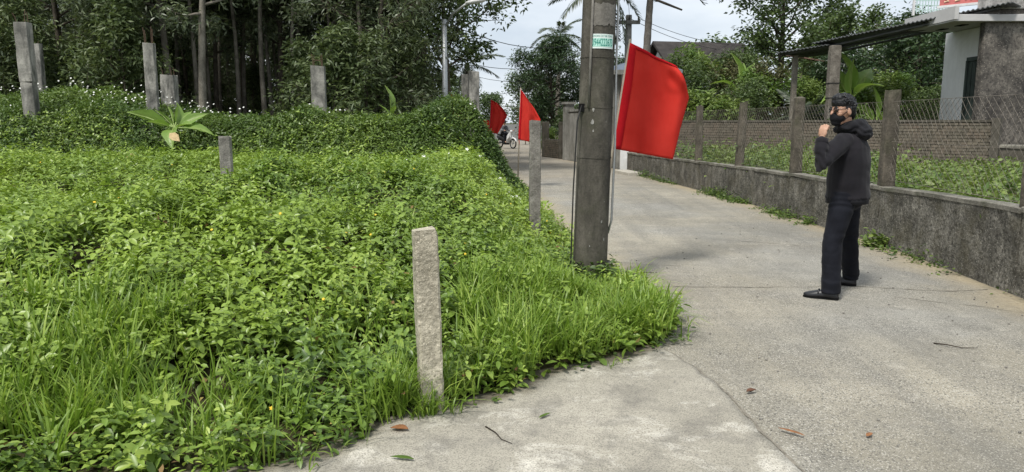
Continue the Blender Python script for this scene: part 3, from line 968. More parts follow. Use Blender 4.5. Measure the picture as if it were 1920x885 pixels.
# weeds on the garden side of the low wall and at its foot
g = np.random.default_rng(41)
def flat_cover(x, y, z, g, L, n=5, tmpl='B', sp=0.05, hgt=0.1):
    C = np.stack([x, y, z + g.random(len(x)) * hgt], 1)
    m = len(x) * n
    P = np.repeat(C, n, 0) + g.normal(size=(m, 3)) * sp
    P[:, 2] = np.maximum(P[:, 2], np.repeat(z, n) + 0.01)
    D = g.normal(size=(m, 3)); D[:, 2] = D[:, 2] * 0.35 + 0.1
    N = g.normal(size=(m, 3)) * 0.5; N[:, 2] += 1
    l = L * g.uniform(0.6, 1.3, m)
    return leaves(P, D, N, l, l * 0.55, tmpl, g.random(m))
x = g.uniform(4.6, 13.5, 9000); y = g.uniform(3.5, 19, 9000)
gz = 0.44 - 0.12 * sstep(10, 16, y)
hg = 0.16 + 0.16 * vnoise(x, y, 0.9, 3)
k = (x > wallx(y) + 0.22) & (x < 0.72 * y + 2.0) & (y < 22.5 - (x - 5.56) * 1.026 - 0.25) & (g.random(len(x)) < 0.35 + 0.65 * (vnoise(x, y, 1.3, 8) > 0.35))
pr = [flat_cover(x[k], y[k], gz[k] + 0.02, g, 0.095, 8, 'B', 0.08, 0.24)]
x = g.uniform(4.2, 7.5, 1500); y = g.uniform(12, 22, 1500)
k = (x > wallx(y) + 0.25) & (y < 22.5 - (x - 5.56) * 1.026 - 0.2) & (vnoise(x, y, 1.1, 12) > 0.45)
pr.append(flat_cover(x[k], y[k], np.full(k.sum(), 0.35), g, 0.11, 9, 'B', 0.13, 0.45))
V, F, a = stack_leaves(pr)
o = link('garden_weeds', mesh_np('garden_weeds', V, F, MAT['shrub'], {'rnd': a}))
tag(o, 'leafy green weeds growing between the low wall and the brick wall', 'weeds', kind='stuff')
y = np.concatenate([g.uniform(9.8, 15.5, 620), g.uniform(7.6, 9.8, 60), g.uniform(15, 21, 300), g.uniform(4.5, 7.5, 40)])
y = y[(0.6 * vnoise(y, y * 0, 0.75, 3) + 0.4 * vnoise(y, y * 0, 0.23, 4)) > 0.34 + 0.12 * g.random(len(y))]
x = wallx(y) - 0.03 - np.abs(g.normal(size=len(y))) * 0.11
pr = [flat_cover(x, y, np.full(len(x), 0.0), g, 0.046, 7, 'B', 0.05, 0.15 * vnoise(y, y * 0, 0.6, 9) ** 1.5)]
V, F, a = stack_leaves(pr)
o = link('wall_foot_weeds', mesh_np('wall_foot_weeds', V, F, MAT['vine'], {'rnd': a}))
tag(o, 'little weeds sprouting along the foot of the low wall', 'weeds', kind='stuff')
x = 4.42 + g.normal(size=16) * 0.07; y = 8.95 + g.normal(size=16) * 0.09
V, F, a = flat_cover(x, y, np.full(16, 0.0), g, 0.08, 9, 'A', 0.06, 0.10)
o = empty("weed_clump", (4.42, 8.95, 0))
link("foliage", mesh_np("foliage", V - np.array([4.42, 8.95, 0]), [F], MAT["shrub"], {"rnd": a}), o)
tag(o, 'bushy weed clump at the foot of the low wall behind the man', 'plant')

# ================================================================== concrete posts and columns on the lot
def rough_post(g, wx, wy, h, below=0.3, n=14, jit=0.006, cham=0.012, chip=0.03):
    """square post with worn, chipped corners; base at z = 0"""
    rings = []
    hx, hy = wx / 2, wy / 2
    base = [(-hx + cham, -hy), (hx - cham, -hy), (hx, -hy + cham), (hx, hy - cham), (hx - cham, hy), (-hx + cham, hy), (-hx, hy - cham), (-hx, -hy + cham)]
    for i in range(n + 1):
        z = -below + (h + below) * i / n
        ring = []
        for p in base:
            q = Vector((p[0], p[1], 0)) * (1 + g.normal() * jit * 4)
            dz = g.uniform(-chip, chip * 0.2) if i == n else g.normal() * 0.006
            ring.append((q.x + g.normal() * jit * 0.4, q.y + g.normal() * jit * 0.4, z + dz))
        rings.append(ring)
    return MB().loft(rings)
def rebars(name_parent, g, pts, z0, hts, tie=False):
    for (x, y), h in zip(pts, hts):
        mb = MB()
        k = g.normal(size=2) * 0.025
        mb.tube([(x, y, z0 - 0.05), (x + k[0] * .3, y + k[1] * .3, z0 + h * .5), (x + k[0], y + k[1], z0 + h)], 0.0075, 6)
        mb.build('rebar', MAT['rebar'], name_parent)
    if tie:
        mb = MB()
        a = [(p[0], p[1], z0 + min(hts) * 0.55) for p in pts]
        mb.tube(a + [a[0]], 0.005, 5)
        mb.build('stirrup', MAT['rebar'], name_parent)
def column(name, loc, wid, h, label, lean=(0, 0), bars=None, mat='column', rz=0.2, seed=1, tie=False, cat='column', group=None, joint=None, below=0.4, chip=0.03):
    g = np.random.default_rng(seed)
    r = empty(name, loc, rz)
    r.rotation_euler = (lean[1], lean[0], rz)
    if joint:
        o = rough_post(g, wid * 0.93, wid * 0.93, joint, below, 8, 0.003).build('lower_shaft', MAT[mat], r)
        m2 = rough_post(g, wid, wid, h - joint, 0.0, 9, 0.003, chip=chip)
        m2.v = [(a, b, c + joint) for a, b, c in m2.v]
        m2.build('upper_shaft', MAT[mat], r)
    else:
        rough_post(g, wid, wid, h, below, 14, 0.004, chip=chip).build('shaft', MAT[mat], r)
    if bars:
        q = wid * 0.3
        rebars(r, g, [(-q, -q), (q, -q), (q, q), (-q, q)][:len(bars)], h, bars, tie)
    return tag(r, label, cat, group)

GP = 'concrete boundary posts'
# near post: about 12 cm square, its foot in the grass
r = empty('concrete_post', (-0.425, 3.76, 0.0), 0.18)
r.rotation_euler = (R(0.6), R(-1.4), 0.30)
rough_post(np.random.default_rng(3), 0.118, 0.118, 0.965, 0.3, 22, 0.0045, 0.010, 0.018).build('shaft', MAT['post'], r)
tag(r, 'pale square concrete post in the grass beside the pavement edge', 'post', GP)
r = empty('concrete_post', (0.275, 8.97, 0.0), 0.1)
rough_post(np.random.default_rng(4), 0.128, 0.128, 1.52, 0.3, 22, 0.0045, 0.010, 0.014).build('shaft', MAT['post_grey'], r)
tag(r, 'tall speckled grey post in front of the middle red flag', 'post', GP)
column('concrete_post', (-3.62, 9.5, 0.1), 0.14, 1.22, 'short concrete stub sticking out of the bright weeds', seed=5, mat='post_grey', cat='post', group=GP)
column('concrete_post', (-7.12, 14.6, 0.3), 0.12, 1.27, 'small mossy stub half buried in vines beside the big-leaved plant', seed=6, mat='column', cat='post', group=GP)
GC = 'unfinished house columns'
column('concrete_column', (-9.18, 14.5, 0.3), 0.235, 3.05, 'thick leaning concrete column with a mid joint at the far edge of the weeds', (R(-0.6), 0), (0.16, 0.22, 0.2), seed=7, joint=1.95, group=GC, rz=0.15)
column('concrete_column', (-10.55, 17.0, 0.5), 0.20, 2.72, 'slim grey column standing behind the thick leaning column', seed=8, group=GC, bars=(0.05, 0.04))
column('concrete_column', (-7.1, 15.0, 0.5), 0.20, 2.53, 'tall thin column with long bare rebars above the big-leaved plant', seed=9, group=GC, bars=(0.28, 0.30, 0.27, 0.24), rz=0.25)
column('concrete_column', (-7.25, 16.1, 0.5), 0.28, 1.98, 'shorter wide column just behind the tall rebar column', seed=10, group=GC, bars=(0.16, 0.14, 0.15), rz=0.1)
column('concrete_column', (-3.94, 15.5, 0.5), 0.275, 2.12, 'short column with a tied rebar cage amid the vine bank', seed=11, group=GC, bars=(0.23, 0.2, 0.24, 0.22), tie=True, rz=0.15)
column('concrete_column', (-1.17, 19.0, 0.3), 0.17, 2.36, 'narrow twin column farther from the road at the vine bank end', seed=12, group=GC, rz=0.0)
column('concrete_column', (-0.94, 18.8, 0.3), 0.25, 2.44, 'wider twin column nearer the road at the vine bank end', seed=13, group=GC, rz=0.1)

# ================================================================== utility pole
UP = empty('utility_pole', (0.712, 6.74, 0))
UP.rotation_euler = (0, R(1.15), 0)
rings = []
nz = 40
for i in range(nz + 1):
    z = -0.4 + 8.4 * i / nz
    rr = 0.158 - 0.0045 * z
    rings.append([(rr * math.cos(2 * math.pi * k / 20), rr * math.sin(2 * math.pi * k / 20), z) for k in range(20)])
MB().loft(rings).build('shaft', MAT['pole'], UP, smooth=True)
rr = lambda z: 0.158 - 0.0045 * z
def wrap(z0, z1, a0, a1, off, n=14, g=None, jit=0.0):
    V, F = [], []
    for j in range(6):
        z = z0 + (z1 - z0) * j / 5
        for k in range(n + 1):
            a = a0 + (a1 - a0) * k / n
            jz = (g.normal() * jit if g is not None else 0)
            V.append(((rr(z) + off) * math.cos(a), (rr(z) + off) * math.sin(a), z + jz))
    for j in range(5):
        for k in range(n):
            F.append((j * (n + 1) + k, j * (n + 1) + k + 1, (j + 1) * (n + 1) + k + 1, (j + 1) * (n + 1) + k))
    return MB().add(V, F)
g = np.random.default_rng(3)
wrap(2.32, 2.50, R(-115), R(-30), 0.003, g=g, jit=0.006).build('cement_patch', MAT['pole_pale'], UP, smooth=True)
for zz in (1.18, 1.62, 2.05, 2.62):      # casting rings
    wrap(zz, zz + 0.012, 0, 2 * math.pi, 0.004, n=24).build('band', MAT['pole'], UP, smooth=True)
MB().tube([(rr(3) * math.cos(R(-118)), rr(3) * math.sin(R(-118)) - 0.012, 3.2), (rr(2) * math.cos(R(-120)), rr(2) * math.sin(R(-120)) - 0.012, 2.0), (rr(1.7) * math.cos(R(-121)), rr(1.7) * math.sin(R(-121)) - 0.012, 1.62)], 0.011, 8).build('conduit', MAT['pole_pale'], UP, smooth=True)
MB().tube([(0.155, -0.02, 5.0), (0.165, -0.02, 2.0), (0.182, -0.02, 1.3), (0.178, -0.02, 0.62), (0.15, -0.02, 0.5)], 0.010, 8).build('conduit', MAT['steel'], UP, smooth=True)
MB().tube([(-0.135, -0.10, 1.64), (-0.17, -0.12, 1.5), (-0.185, -0.11, 0.9), (-0.185, -0.10, 0.3), (-0.19, -0.09, -0.05)], 0.0065, 6).build('ground_wire', MAT['cable'], UP, smooth=True)
MB().box((-0.135, -0.09, 1.62), (0.05, 0.03, 0.07)).build('clamp', MAT['black'], UP)
MB().loft([[(0.10, -0.06, -0.1), (0.25, -0.06, -0.1), (0.25, 0.14, -0.1), (0.10, 0.14, -0.1)], [(0.10, -0.05, 0.12), (0.24, -0.05, 0.12), (0.24, 0.13, 0.12), (0.10, 0.13, 0.12)], [(0.10, -0.03, 0.24), (0.205, -0.03, 0.23), (0.20, 0.11, 0.23), (0.10, 0.11, 0.24)]]).build('footing', MAT['pole_pale'], UP, bevel=0.012)
# chipped pale marks
gm = np.random.default_rng(8)
MAT['chip'] = plain('pale_lime_smear', (0.30, 0.29, 0.27), 0.9, 0.1, 0.4, 60)
for (an, z, sz) in ((-103, 1.60, .035), (-105, 1.50, .055), (-102, 1.42, .025), (-58, 1.50, .014), (-62, 0.62, .028), (-50, 0.46, .03), (-100, 0.40, .018), (-54, .8, .012)):
    n = 9
    V = [(0, 0, 0)]
    F = []
    for k in range(n):
        a = 2 * math.pi * k / n
        q = sz * gm.uniform(0.3, 0.7)
        V.append((q * 0.5 * math.cos(a), 0, q * math.sin(a)))
        F.append((0, 1 + k, 1 + (k + 1) % n))
    W = []
    for (u, _, v) in V:
        aa = R(an) + u / rr(z)
        W.append(((rr(z + v) + 0.0025) * math.cos(aa), (rr(z + v) + 0.0025) * math.sin(aa), z + v))
    MB().add(W, F).build('chip', MAT['chip'], UP)
tag(UP, 'thick dark concrete utility pole rising from the grass at the road edge', 'utility pole')

# advert sticker on the pole
SG = empty('advert_sticker', (0.712, 6.74, 0))
SG.rotation_euler = (0, R(1.15), 0)
MAT['sign_white'] = plain('sticker_white', (0.72, 0.80, 0.77), 0.6, 0.3, 0.05)
MAT['sign_green'] = plain('sticker_green', (0.01, 0.22, 0.17), 0.6, 0.3, 0.05)
MAT['sign_mint'] = plain('sticker_mint', (0.42, 0.72, 0.62), 0.6, 0.3, 0.05)
SA, SZ = R(-80), 2.185
SWD, SHT = 0.21, 0.122
wrap(SZ - SHT / 2, SZ + SHT / 2, SA - SWD / 2 / rr(2.2), SA + SWD / 2 / rr(2.2), 0.004).build('sheet', MAT['sign_white'], SG, smooth=True)
wrap(SZ - SHT * 0.38, SZ + SHT * 0.2, SA - SWD * 0.46 / rr(2.2), SA + SWD * 0.46 / rr(2.2), 0.0052).build('print_band', MAT['sign_mint'], SG, smooth=True)
def wrap_text(txt, size, z, width, name, off):
    cu = bpy.data.curves.new('text', 'FONT')
    cu.body = txt
    cu.size = 1
    cu.align_x = 'CENTER'
    cu.align_y = 'CENTER'
    cu.resolution_u = 3
    to = bpy.data.objects.new('text', cu)
    col.objects.link(to)
    bpy.context.view_layer.update()
    me = bpy.data.meshes.new_from_object(to.evaluated_get(bpy.context.evaluated_depsgraph_get()))
    bpy.data.objects.remove(to)
    xs = [v.co.x for v in me.vertices]
    zs = [v.co.y for v in me.vertices]
    kx = width / (max(xs) - min(xs))
    kz = size / (max(zs) - min(zs))
    for v in me.vertices:
        a = SA + v.co.x * kx / rr(2.2)
        zz = z + v.co.y * kz
        v.co = ((rr(zz) + off) * math.cos(a), (rr(zz) + off) * math.sin(a), zz)
    me.materials.append(MAT['sign_green'])
    me.name = name
    return link(name, me, SG)
wrap_text('0944222673', 0.062, SZ - 0.012, 0.186, 'phone_number', 0.0066)
wrap_text('KHOAN CAT BE TONG', 0.017, SZ + 0.043, 0.180, 'heading', 0.0060)
tag(SG, 'white and green phone number sticker stuck on the utility pole', 'sticker')

# ================================================================== red flags
t = NT('red_flag_cloth')
wv = t.noise(260, 2, 0.5)
bz = t.noise(3.0, 3, 0.5)
c = t.ramp(bz, [(0.3, (0.70, 0.052, 0.038)), (0.7, (0.78, 0.075, 0.056))])
t.fin(c, 0.95, 0.05, wv, 0.3, 0.002)
tr = t.n('ShaderNodeBsdfTranslucent')
t.l(c, tr.inputs['Color'])
ms = t.n('ShaderNodeMixShader')
ms.inputs[0].default_value = 0.42
t.l(t.b.outputs[0], ms.inputs[1]); t.l(tr.outputs[0], ms.inputs[2]); t.l(ms.outputs[0], t.out.inputs['Surface'])
MAT['flag'] = t.m
MAT['flag_dark'] = plain('dark_red_sleeve', (0.46, 0.010, 0.016), 0.8, 0.1, 0.1, 8)

def flag(name, hoist, fly, depth, fold, label, group, pole_base, mat_pole, pole_r, tie=True, seed=1, corner=True, pole_top=None):
    """hoist: bottom, top points; fly: (s, point) list from bottom (0) to top (1)"""
    r = empty(name, pole_base)
    ob = Vector(pole_base)
    hb, ht = Vector(hoist[0]), Vector(hoist[1])
    S = [s for s, _ in fly]
    FX = [[p[i] for _, p in fly] for i in range(3)]
    nu, nv = 34, 40
    V, F = [], []
    g = np.random.default_rng(seed)
    p1, p2 = g.uniform(0, 6, 2)
    for j in range(nv + 1):
        v = j / nv
        a = hb.lerp(ht, v)
        e = Vector([float(np.interp(v, S, FX[i])) for i in range(3)])
        for i in range(nu + 1):
            u = i / nu
            p = a.lerp(e, u)
            amp = fold * (u ** 0.8)
            yy = amp * (math.sin(p1 + 7.5 * u - 2.2 * v) + 0.45 * math.sin(p2 + 15 * u + 3 * v)) + depth * u
            yy += 0.012 * (float(_lat[(i * 3 + seed) % 256, (j // 2) % 256]) - 0.5) * 0.25 + 0.010 * math.sin(23 * u + 9 * v + p1) * u * (1 - v * 0.5)
            if corner:
                yy -= 0.10 * math.exp(-((u - 0.93) / 0.10) ** 2 - ((v - 0.80) / 0.13) ** 2)
                yy += 0.05 * math.exp(-((u - 0.80) / 0.07) ** 2 - ((v - 0.78) / 0.07) ** 2)
            sag = 0.03 * math.sin(math.pi * u) * (1 - 2 * abs(v - 0.5)) if False else 0
            V.append((p.x - ob.x, p.y + yy - ob.y, p.z - ob.z - sag))
    for j in range(nv):
        for i in range(nu):
            F.append((j * (nu + 1) + i, j * (nu + 1) + i + 1, (j + 1) * (nu + 1) + i + 1, (j + 1) * (nu + 1) + i))
    o = MB().add(V, F).build('cloth', MAT['flag'], r, smooth=True)
    s = o.modifiers.new('thickness', 'SOLIDIFY')
    s.thickness = 0.003
    d = (ht - hb).normalized()
    def at(u, v):
        i, j = u * nu, v * nv
        i0, j0 = min(int(i), nu - 1), min(int(j), nv - 1)
        p = [Vector(V[(j0 + q) * (nu + 1) + i0 + w_]) for q in (0, 1) for w_ in (0, 1)]
        return p[0].lerp(p[1], i - i0).lerp(p[2].lerp(p[3], i - i0), j - j0)
    sw = 0.13 if corner else 0.10
    rings = []
    for j in range(25):
        v = 0.004 + 0.992 * j / 24
        a_, b_ = at(0, v), at(sw, v)
        n_ = Vector((0, 1, 0))
        hw = (b_ - a_)
        rings.append([a_ - hw * 0.18, a_ + hw * 0.12 - n_ * 0.020, a_ + hw * 0.55 - n_ * 0.012, b_ - n_ * 0.006, b_ + n_ * 0.006, a_ + hw * 0.55 + n_ * 0.012, a_ + hw * 0.12 + n_ * 0.020])
    MB().loft(rings).build('sleeve', MAT['flag_dark'], r, smooth=True)
    rings = []
    for i in range(29):
        u = 0.14 + 0.84 * i / 28
        a_, b_ = at(u, 1.0), at(u, 0.962)
        n_ = Vector((0, 1, 0))
        rings.append([a_ - n_ * 0.006, b_ - n_ * 0.006, b_ + n_ * 0.006, a_ + n_ * 0.006])
    MB().loft(rings).build('hem', MAT['flag_dark'], r, smooth=True)
    pt = Vector(pole_top) - ob if pole_top else ht + d * 0.03 - ob
    MB().tube([(0, 0, -0.15), pt * 0.5, pt], [pole_r * 1.15, pole_r, pole_r * 0.9], 8).build('pole', mat_pole, r, smooth=True)
    if tie:
        q = hb - ob
        MB().tube([q, q + Vector((0.02, -0.02, -0.04)), q + Vector((0.015, -0.025, -0.11))], 0.006, 5).build('tie', MAT['flag_dark'], r, smooth=True)
    return tag(r, label, 'flag', group)
GF = 'red flags along the road'
flag('red_flag', ((1.005, 7.48, 1.235), (1.15, 7.48, 2.265)), [(0, (1.60, 7.48, 1.13)), (0.30, (1.66, 7.48, 1.42)), (0.62, (1.735, 7.48, 1.73)), (0.86, (1.655, 7.48, 1.95)), (1, (1.60, 7.48, 2.035))], -0.03, 0.038,
     'large red flag hung beside the utility pole', GF, (0.832, 7.48, 0.0), MAT['bamboo'], 0.015, seed=4)
flag('red_flag', ((0.15, 17.4, 1.09), (0.20, 17.4, 2.24)), [(0, (0.62, 17.4, 1.00)), (0.3, (0.58, 17.4, 1.25)), (0.62, (0.66, 17.4, 1.55)), (0.85, (0.52, 17.4, 1.80)), (1, (0.42, 17.4, 1.93))], 0.0, 0.05,
     'middle red flag on a thin pole, half hidden by the tall grey post', GF, (0.13, 17.4, 0.0), MAT['bamboo'], 0.015, seed=6, corner=False)
flag('red_flag', ((-0.78, 26, 1.14), (-0.72, 26, 2.25)), [(0, (-0.50, 26, 1.08)), (0.35, (-0.30, 26, 1.42)), (0.66, (-0.16, 26, 1.72)), (0.85, (-0.30, 26, 1.93)), (1, (-0.45, 26, 2.10))], 0.0, 0.05,
     'red flag flying in front of the motorbike rider', GF, (-0.84, 26, 0.0), MAT['bamboo'], 0.018, seed=7, corner=False)
flag('red_flag', ((-1.5, 36, 0.95), (-1.48, 36, 1.65)), [(0, (-0.95, 36, 0.85)), (1, (-0.9, 36, 1.5))], 0.0, 0.04,
     'small red flag low behind the vine bank end', GF, (-1.52, 36, 0.0), MAT['bamboo'], 0.018, seed=8, corner=False, tie=False)
flag('red_flag', ((-2.25, 24, 1.75), (-2.1, 24, 2.45)), [(0, (-1.62, 24, 1.6)), (0.5, (-1.6, 24, 2.0)), (1, (-1.75, 24, 2.25))], 0.0, 0.04,
     'dim red flag in the tree shade beside the lamp post', GF, (-2.5, 24, 0.0), MAT['bamboo'], 0.018, seed=9, corner=False, tie=False)

# ================================================================== low wall and chain-link fence
PY = [3.6, 6.4, 9.22, 12.0, 14.6, 16.9, 19.4, 22.0]
LW = empty('low_wall', (4.4, 6.35, 0))
def wtop(y): return float(np.interp(y, [1, 6.3, 10, 14, 21, 24], [0.80, 0.775, 0.70, 0.66, 0.59, 0.56]))
cuts = [1.0, 3.6, 6.4, 9.18, 12.0, 14.6, 16.9, 19.4, 23.2]
g = np.random.default_rng(17)
for a, b in zip(cuts[:-1], cuts[1:]):
    n = 14
    rings = []
    off = g.normal() * 0.012
    for i in range(n + 1):
        y = a + 0.012 + (b - a - 0.024) * i / n
        x = float(wallx(y)) + off
        zt = wtop(y) - 0.045 + g.normal() * 0.003
        k = g.normal(size=4) * 0.006
        rings.append([(x - 0.02 + k[0] - 4.4, y - 6.35, -0.15), (x + k[1] - 4.4, y - 6.35, 0.10), (x + k[2] - 4.4, y - 6.35, zt * 0.6), (x + k[3] - 4.4, y - 6.35, zt), (x + 0.16 - 4.4, y - 6.35, zt), (x + 0.17 - 4.4, y - 6.35, -0.15)])
    MB().loft(rings).build('wall_panel', MAT['wall'], LW)
    rings = []
    for i in range(n + 1):
        y = a + 0.006 + (b - a - 0.012) * i / n
        x = float(wallx(y)) + off
        zt = wtop(y) + g.normal() * 0.004
        rings.append([(x - 0.012 - 4.4, y - 6.35, zt - 0.047), (x - 0.015 - 4.4, y - 6.35, zt - 0.006), (x - 4.4, y - 6.35, zt), (x + 0.165 - 4.4, y - 6.35, zt), (x + 0.175 - 4.4, y - 6.35, zt - 0.047)])
    MB().loft(rings).build('coping', MAT['wall_lip'], LW)
tag(LW, 'low blackened concrete wall lining the road behind the man', 'wall')

FN = empty('chain_link_fence', (4.4, 6.35, 0.7))
for i, y in enumerate(PY):
    x = float(wallx(y)) + 0.09
    g2 = np.random.default_rng(100 + i)
    wdt = 0.165 if i < 4 else 0.15
    m = rough_post(g2, wdt, wdt * 0.9, 1.87 - wtop(y) + g2.normal() * 0.02, 0.06, 12, 0.004, 0.016, 0.035)
    tl = (0.035, -0.01, 0.0, 0.0)[i % 4]
    m.v = [(p[0] * (1 - 0.1 * p[2]) + x - 4.4 + tl * p[2], p[1] + y - 6.35, p[2] + wtop(y) - 0.7) for p in m.v]
    m.build('fence_post', MAT['fence_post'], FN)
pw = 0.052
for y0, y1 in zip(PY[:-1], PY[1:]):
    s0, s1 = y0 + 0.09, y1 - 0.09
    n = int((s1 - s0) / pw)
    z0, z1 = max(wtop(y0), wtop(y1)) + 0.015, 1.74
    m = int((z1 - z0) / 0.052)
    A, B = [], []
    gg = np.random.default_rng(int(y0 * 10))
    ax, bx = float(wallx(y0)) + 0.075, float(wallx(y1)) + 0.075
    I, J = np.meshgrid(np.arange(n), np.arange(m + 1))
    S = s0 + (I + ((J + I) % 2) * 0.98 + 0.01) * pw
    Zz = z0 + J * (z1 - z0) / m
    bul = 0.02 * np.sin(np.pi * (S - s0) / (s1 - s0)) * np.sin(S * 3.1 + Zz * 4) + 0.004 * ((J + I) % 2)
    Xx = ax + (bx - ax) * (S - y0) / (y1 - y0) + bul
    wob = (vnoise(S, Zz, 0.25, 3) - 0.5) * 0.04 + (vnoise(S, Zz, 0.8, 5) - 0.5) * 0.05
    P = np.stack([Xx - 4.4, S + wob - 6.35, Zz - 0.7 + wob * 0.6], -1)
    A, B = P[:-1].reshape(-1, 3), P[1:].reshape(-1, 3)
    V, F = prisms(A, B, 0.0020, 4)
    o = link('wire_mesh', mesh_np('wire_mesh', V, [F], MAT['wire']), FN)
    o['kind'] = 'stuff'
    for zz in (z0 + 0.01, (z0 + z1) / 2, z1):
        MB().tube([(ax - 4.405, s0 - 6.35, zz - 0.7), (bx - 4.405, s1 - 6.35, zz - 0.7)], 0.0028, 4).build('tension_wire', MAT['wire'], FN)
tag(FN, 'sagging chain-link fence on mossy concrete posts along the low wall', 'fence')

# ================================================================== brick wall behind the garden
BW = empty('brick_wall', (5.56, 22.5, 0))
bwd = Vector((10.92 - 5.56, 17 - 22.5, 0))
BL = bwd.length
ba = math.atan2(bwd.y, bwd.x)
BW.rotation_euler = (0, 0, ba)
BZ0, BZ1 = 0.30, 1.50
MB().box((BL / 2 - 0.9, 0.06, (BZ0 + BZ1) / 2 - 0.15), (BL + 1.8, 0.10, BZ1 - BZ0 + 0.3)).build('mortar_core', MAT['mortar'], BW)
bh, bl, gap = 0.062, 0.205, 0.012
bmesh_b = MB().box((0, 0, 0), (bl, 0.03, bh)).mesh('brick', MAT['brick'])
spots = []
rows = int((BZ1 - BZ0) / (bh + gap))
for j in range(rows):
    n = int((BL + 1.8) / (bl + gap))
    for i in range(n):
        x = BL - 0.12 - i * (bl + gap) - (j % 2) * 0.105
        if x < -1.6: continue
        spots.append((x, BZ0 + (j + 0.5) * (bh + gap)))
spots.sort(key=lambda s: -s[0] - 0.25 * s[1])
g = np.random.default_rng(2)
for x, z in spots[:300]:
    o = link('brick', bmesh_b, BW)
    o.location = (x + g.normal() * 0.003, 0.0 + g.normal() * 0.004, z + g.normal() * 0.002)
    o.rotation_euler = (0, 0, g.normal() * 0.012)
mb = MB()
for x, z in spots[300:]:
    mb.box((x + g.normal() * 0.003, g.normal() * 0.004, z), (bl, 0.03, bh))
o = mb.build('brick_mass', MAT['brick'], BW)
o['kind'] = 'stuff'
MB().box((BL / 2 - 0.9, 0.05, BZ1 + 0.02), (BL + 1.84, 0.17, 0.05)).build('coping', MAT['mortar'], BW)
for x in (BL - 0.0, BL - 2.3, BL - 4.7):
    MB().box((x, 0.0, 0.8), (0.17, 0.16, 1.56)).build('pier', MAT['mortar'], BW)
MB().box((BL / 2, -0.10, 0.50), (BL, 0.16, 0.06)).build('ledge', MAT['mortar'], BW)
tag(BW, 'old brick wall with cement piers across the back of the weedy garden', 'wall')

# concrete water trough beside the brick wall's end pier, and a stick leaning there
TB = empty('concrete_block', (11.35, 17.0, 0.25), ba)
MB().box((0, 0, 0.33), (0.62, 0.5, 0.66)).build('body', MAT['mortar'], TB, bevel=0.02)
MB().box((0, 0, 0.70), (0.70, 0.58, 0.07)).build('lid', MAT['wall_lip'], TB, bevel=0.015)
tag(TB, 'squat grey concrete block at the end of the brick wall', 'block')
o = MB().tube([(11.25, 16.2, 0.95), (11.85, 16.3, 0.42)], [0.02, 0.016], 7).build('stick', MAT['bark_pale'], smooth=True)
tag(o, 'pale stick leaning down beside the grey concrete block', 'stick')

# ================================================================== house with porch
HS = empty('house', (11.75, 18.8, 0))
def hb(c, d, name, mat, parent=HS, bevel=0.0, rz=0):
    return MB().box((c[0] - 11.75, c[1] - 18.8, c[2]), d, rz).build(name, mat, parent, bevel=bevel)
hb((13.4, 18.62, 1.95), (4.05, 0.24, 4.5), 'end_wall', MAT['house_dark'], bevel=0.05)
hb((11.87, 19.80, 1.95), (0.20, 2.1, 3.82), 'porch_wall', MAT['house_white'], bevel=0.01)
hb((13.6, 20.72, 1.95), (3.3, 0.2, 3.8), 'back_wall', MAT['house_white'])
hb((13.4, 18.60, 4.32), (4.2, 0.34, 0.30), 'ring_beam', MAT['peel'], bevel=0.02)
dr = hb((11.755, 19.20, 1.75), (0.05, 0.80, 2.55), 'door', MAT['door'])
for k in range(5):
    hb((11.722, 18.88 + 0.16 * k, 1.75), (0.02, 0.13, 2.45), 'door_board', MAT['door'], dr).location = (0, 0, 0)
hb((11.74, 19.20, 3.08), (0.09, 0.95, 0.10), 'lintel', MAT['door'])
hb((11.74, 19.66, 1.75), (0.09, 0.08, 2.6), 'door_frame', MAT['door'])
sf = hb((11.9, 19.45, 3.95), (2.75, 2.2, 0.16), 'porch_slab', MAT['soffit'], bevel=0.01)
hb((10.55, 19.45, 4.06), (0.10, 2.3, 0.30), 'fascia', MAT['soffit'])
for y in (19.95, 19.1):
    hb((11.15, y, 3.866), (0.16, 0.34, 0.02), 'recess_plate', MAT['black'], sf)  # flat black plates; the dark of two light recesses is put in as colour
tag(HS, 'white porch house with a soot-black end wall and dark green door', 'house')

# sloping metal awning roof running off the porch
AW = empty('awning_roof', (8.2, 21.6, 0))
def sheet(A, B, back, waves, amp, name, mat, parent, thick=0.02):
    A, B, back = Vector(A), Vector(B), Vector(back)
    n = waves * 4
    V, F = [], []
    for i in range(n + 1):
        p = A.lerp(B, i / n)
        dz = amp * math.sin(2 * math.pi * i / 4)
        for q in (p, p + back):
            V.append((q.x - 8.2, q.y - 21.6, q.z + dz))
    for i in range(n):
        F.append((2 * i, 2 * i + 2, 2 * i + 3, 2 * i + 1))
    o = MB().add(V, F).build(name, mat, parent)
    s = o.modifiers.new('thickness', 'SOLIDIFY'); s.thickness = thick
    return o
sheet((7.62, 22.1, 3.47), (8.65, 21.0, 3.60), (1.1, 1.0, -0.04), 14, 0.018, 'roof_sheet', MAT['roof_sheet'], AW)
sheet((8.35, 21.35, 3.67), (11.6, 17.95, 4.26), (1.1, 1.0, -0.04), 46, 0.018, 'roof_sheet', MAT['roof_sheet'], AW)
for q in (0.15, 0.6, 1.0):
    MB().tube([(7.75 + 1.1 * q - 8.2, 22.0 + 1.0 * q - 21.6, 3.44), (8.6 + 1.1 * q - 8.2, 21.1 + 1.0 * q - 21.6, 3.56), (11.4 + 1.1 * q - 8.2, 18.15 + q - 21.6, 4.17)], 0.035, 6).build('purlin', MAT['roof_sheet'], AW)
MB().loft([[(8.28 - 8.2 + a, 22.35 - 21.6 + b, z) for a, b in ((-.07, -.07), (.07, -.07), (.07, .07), (-.07, .07))] for z in (-0.1, 1.8, 3.42)]).build('post', MAT['bark_pale'], AW, bevel=0.01)
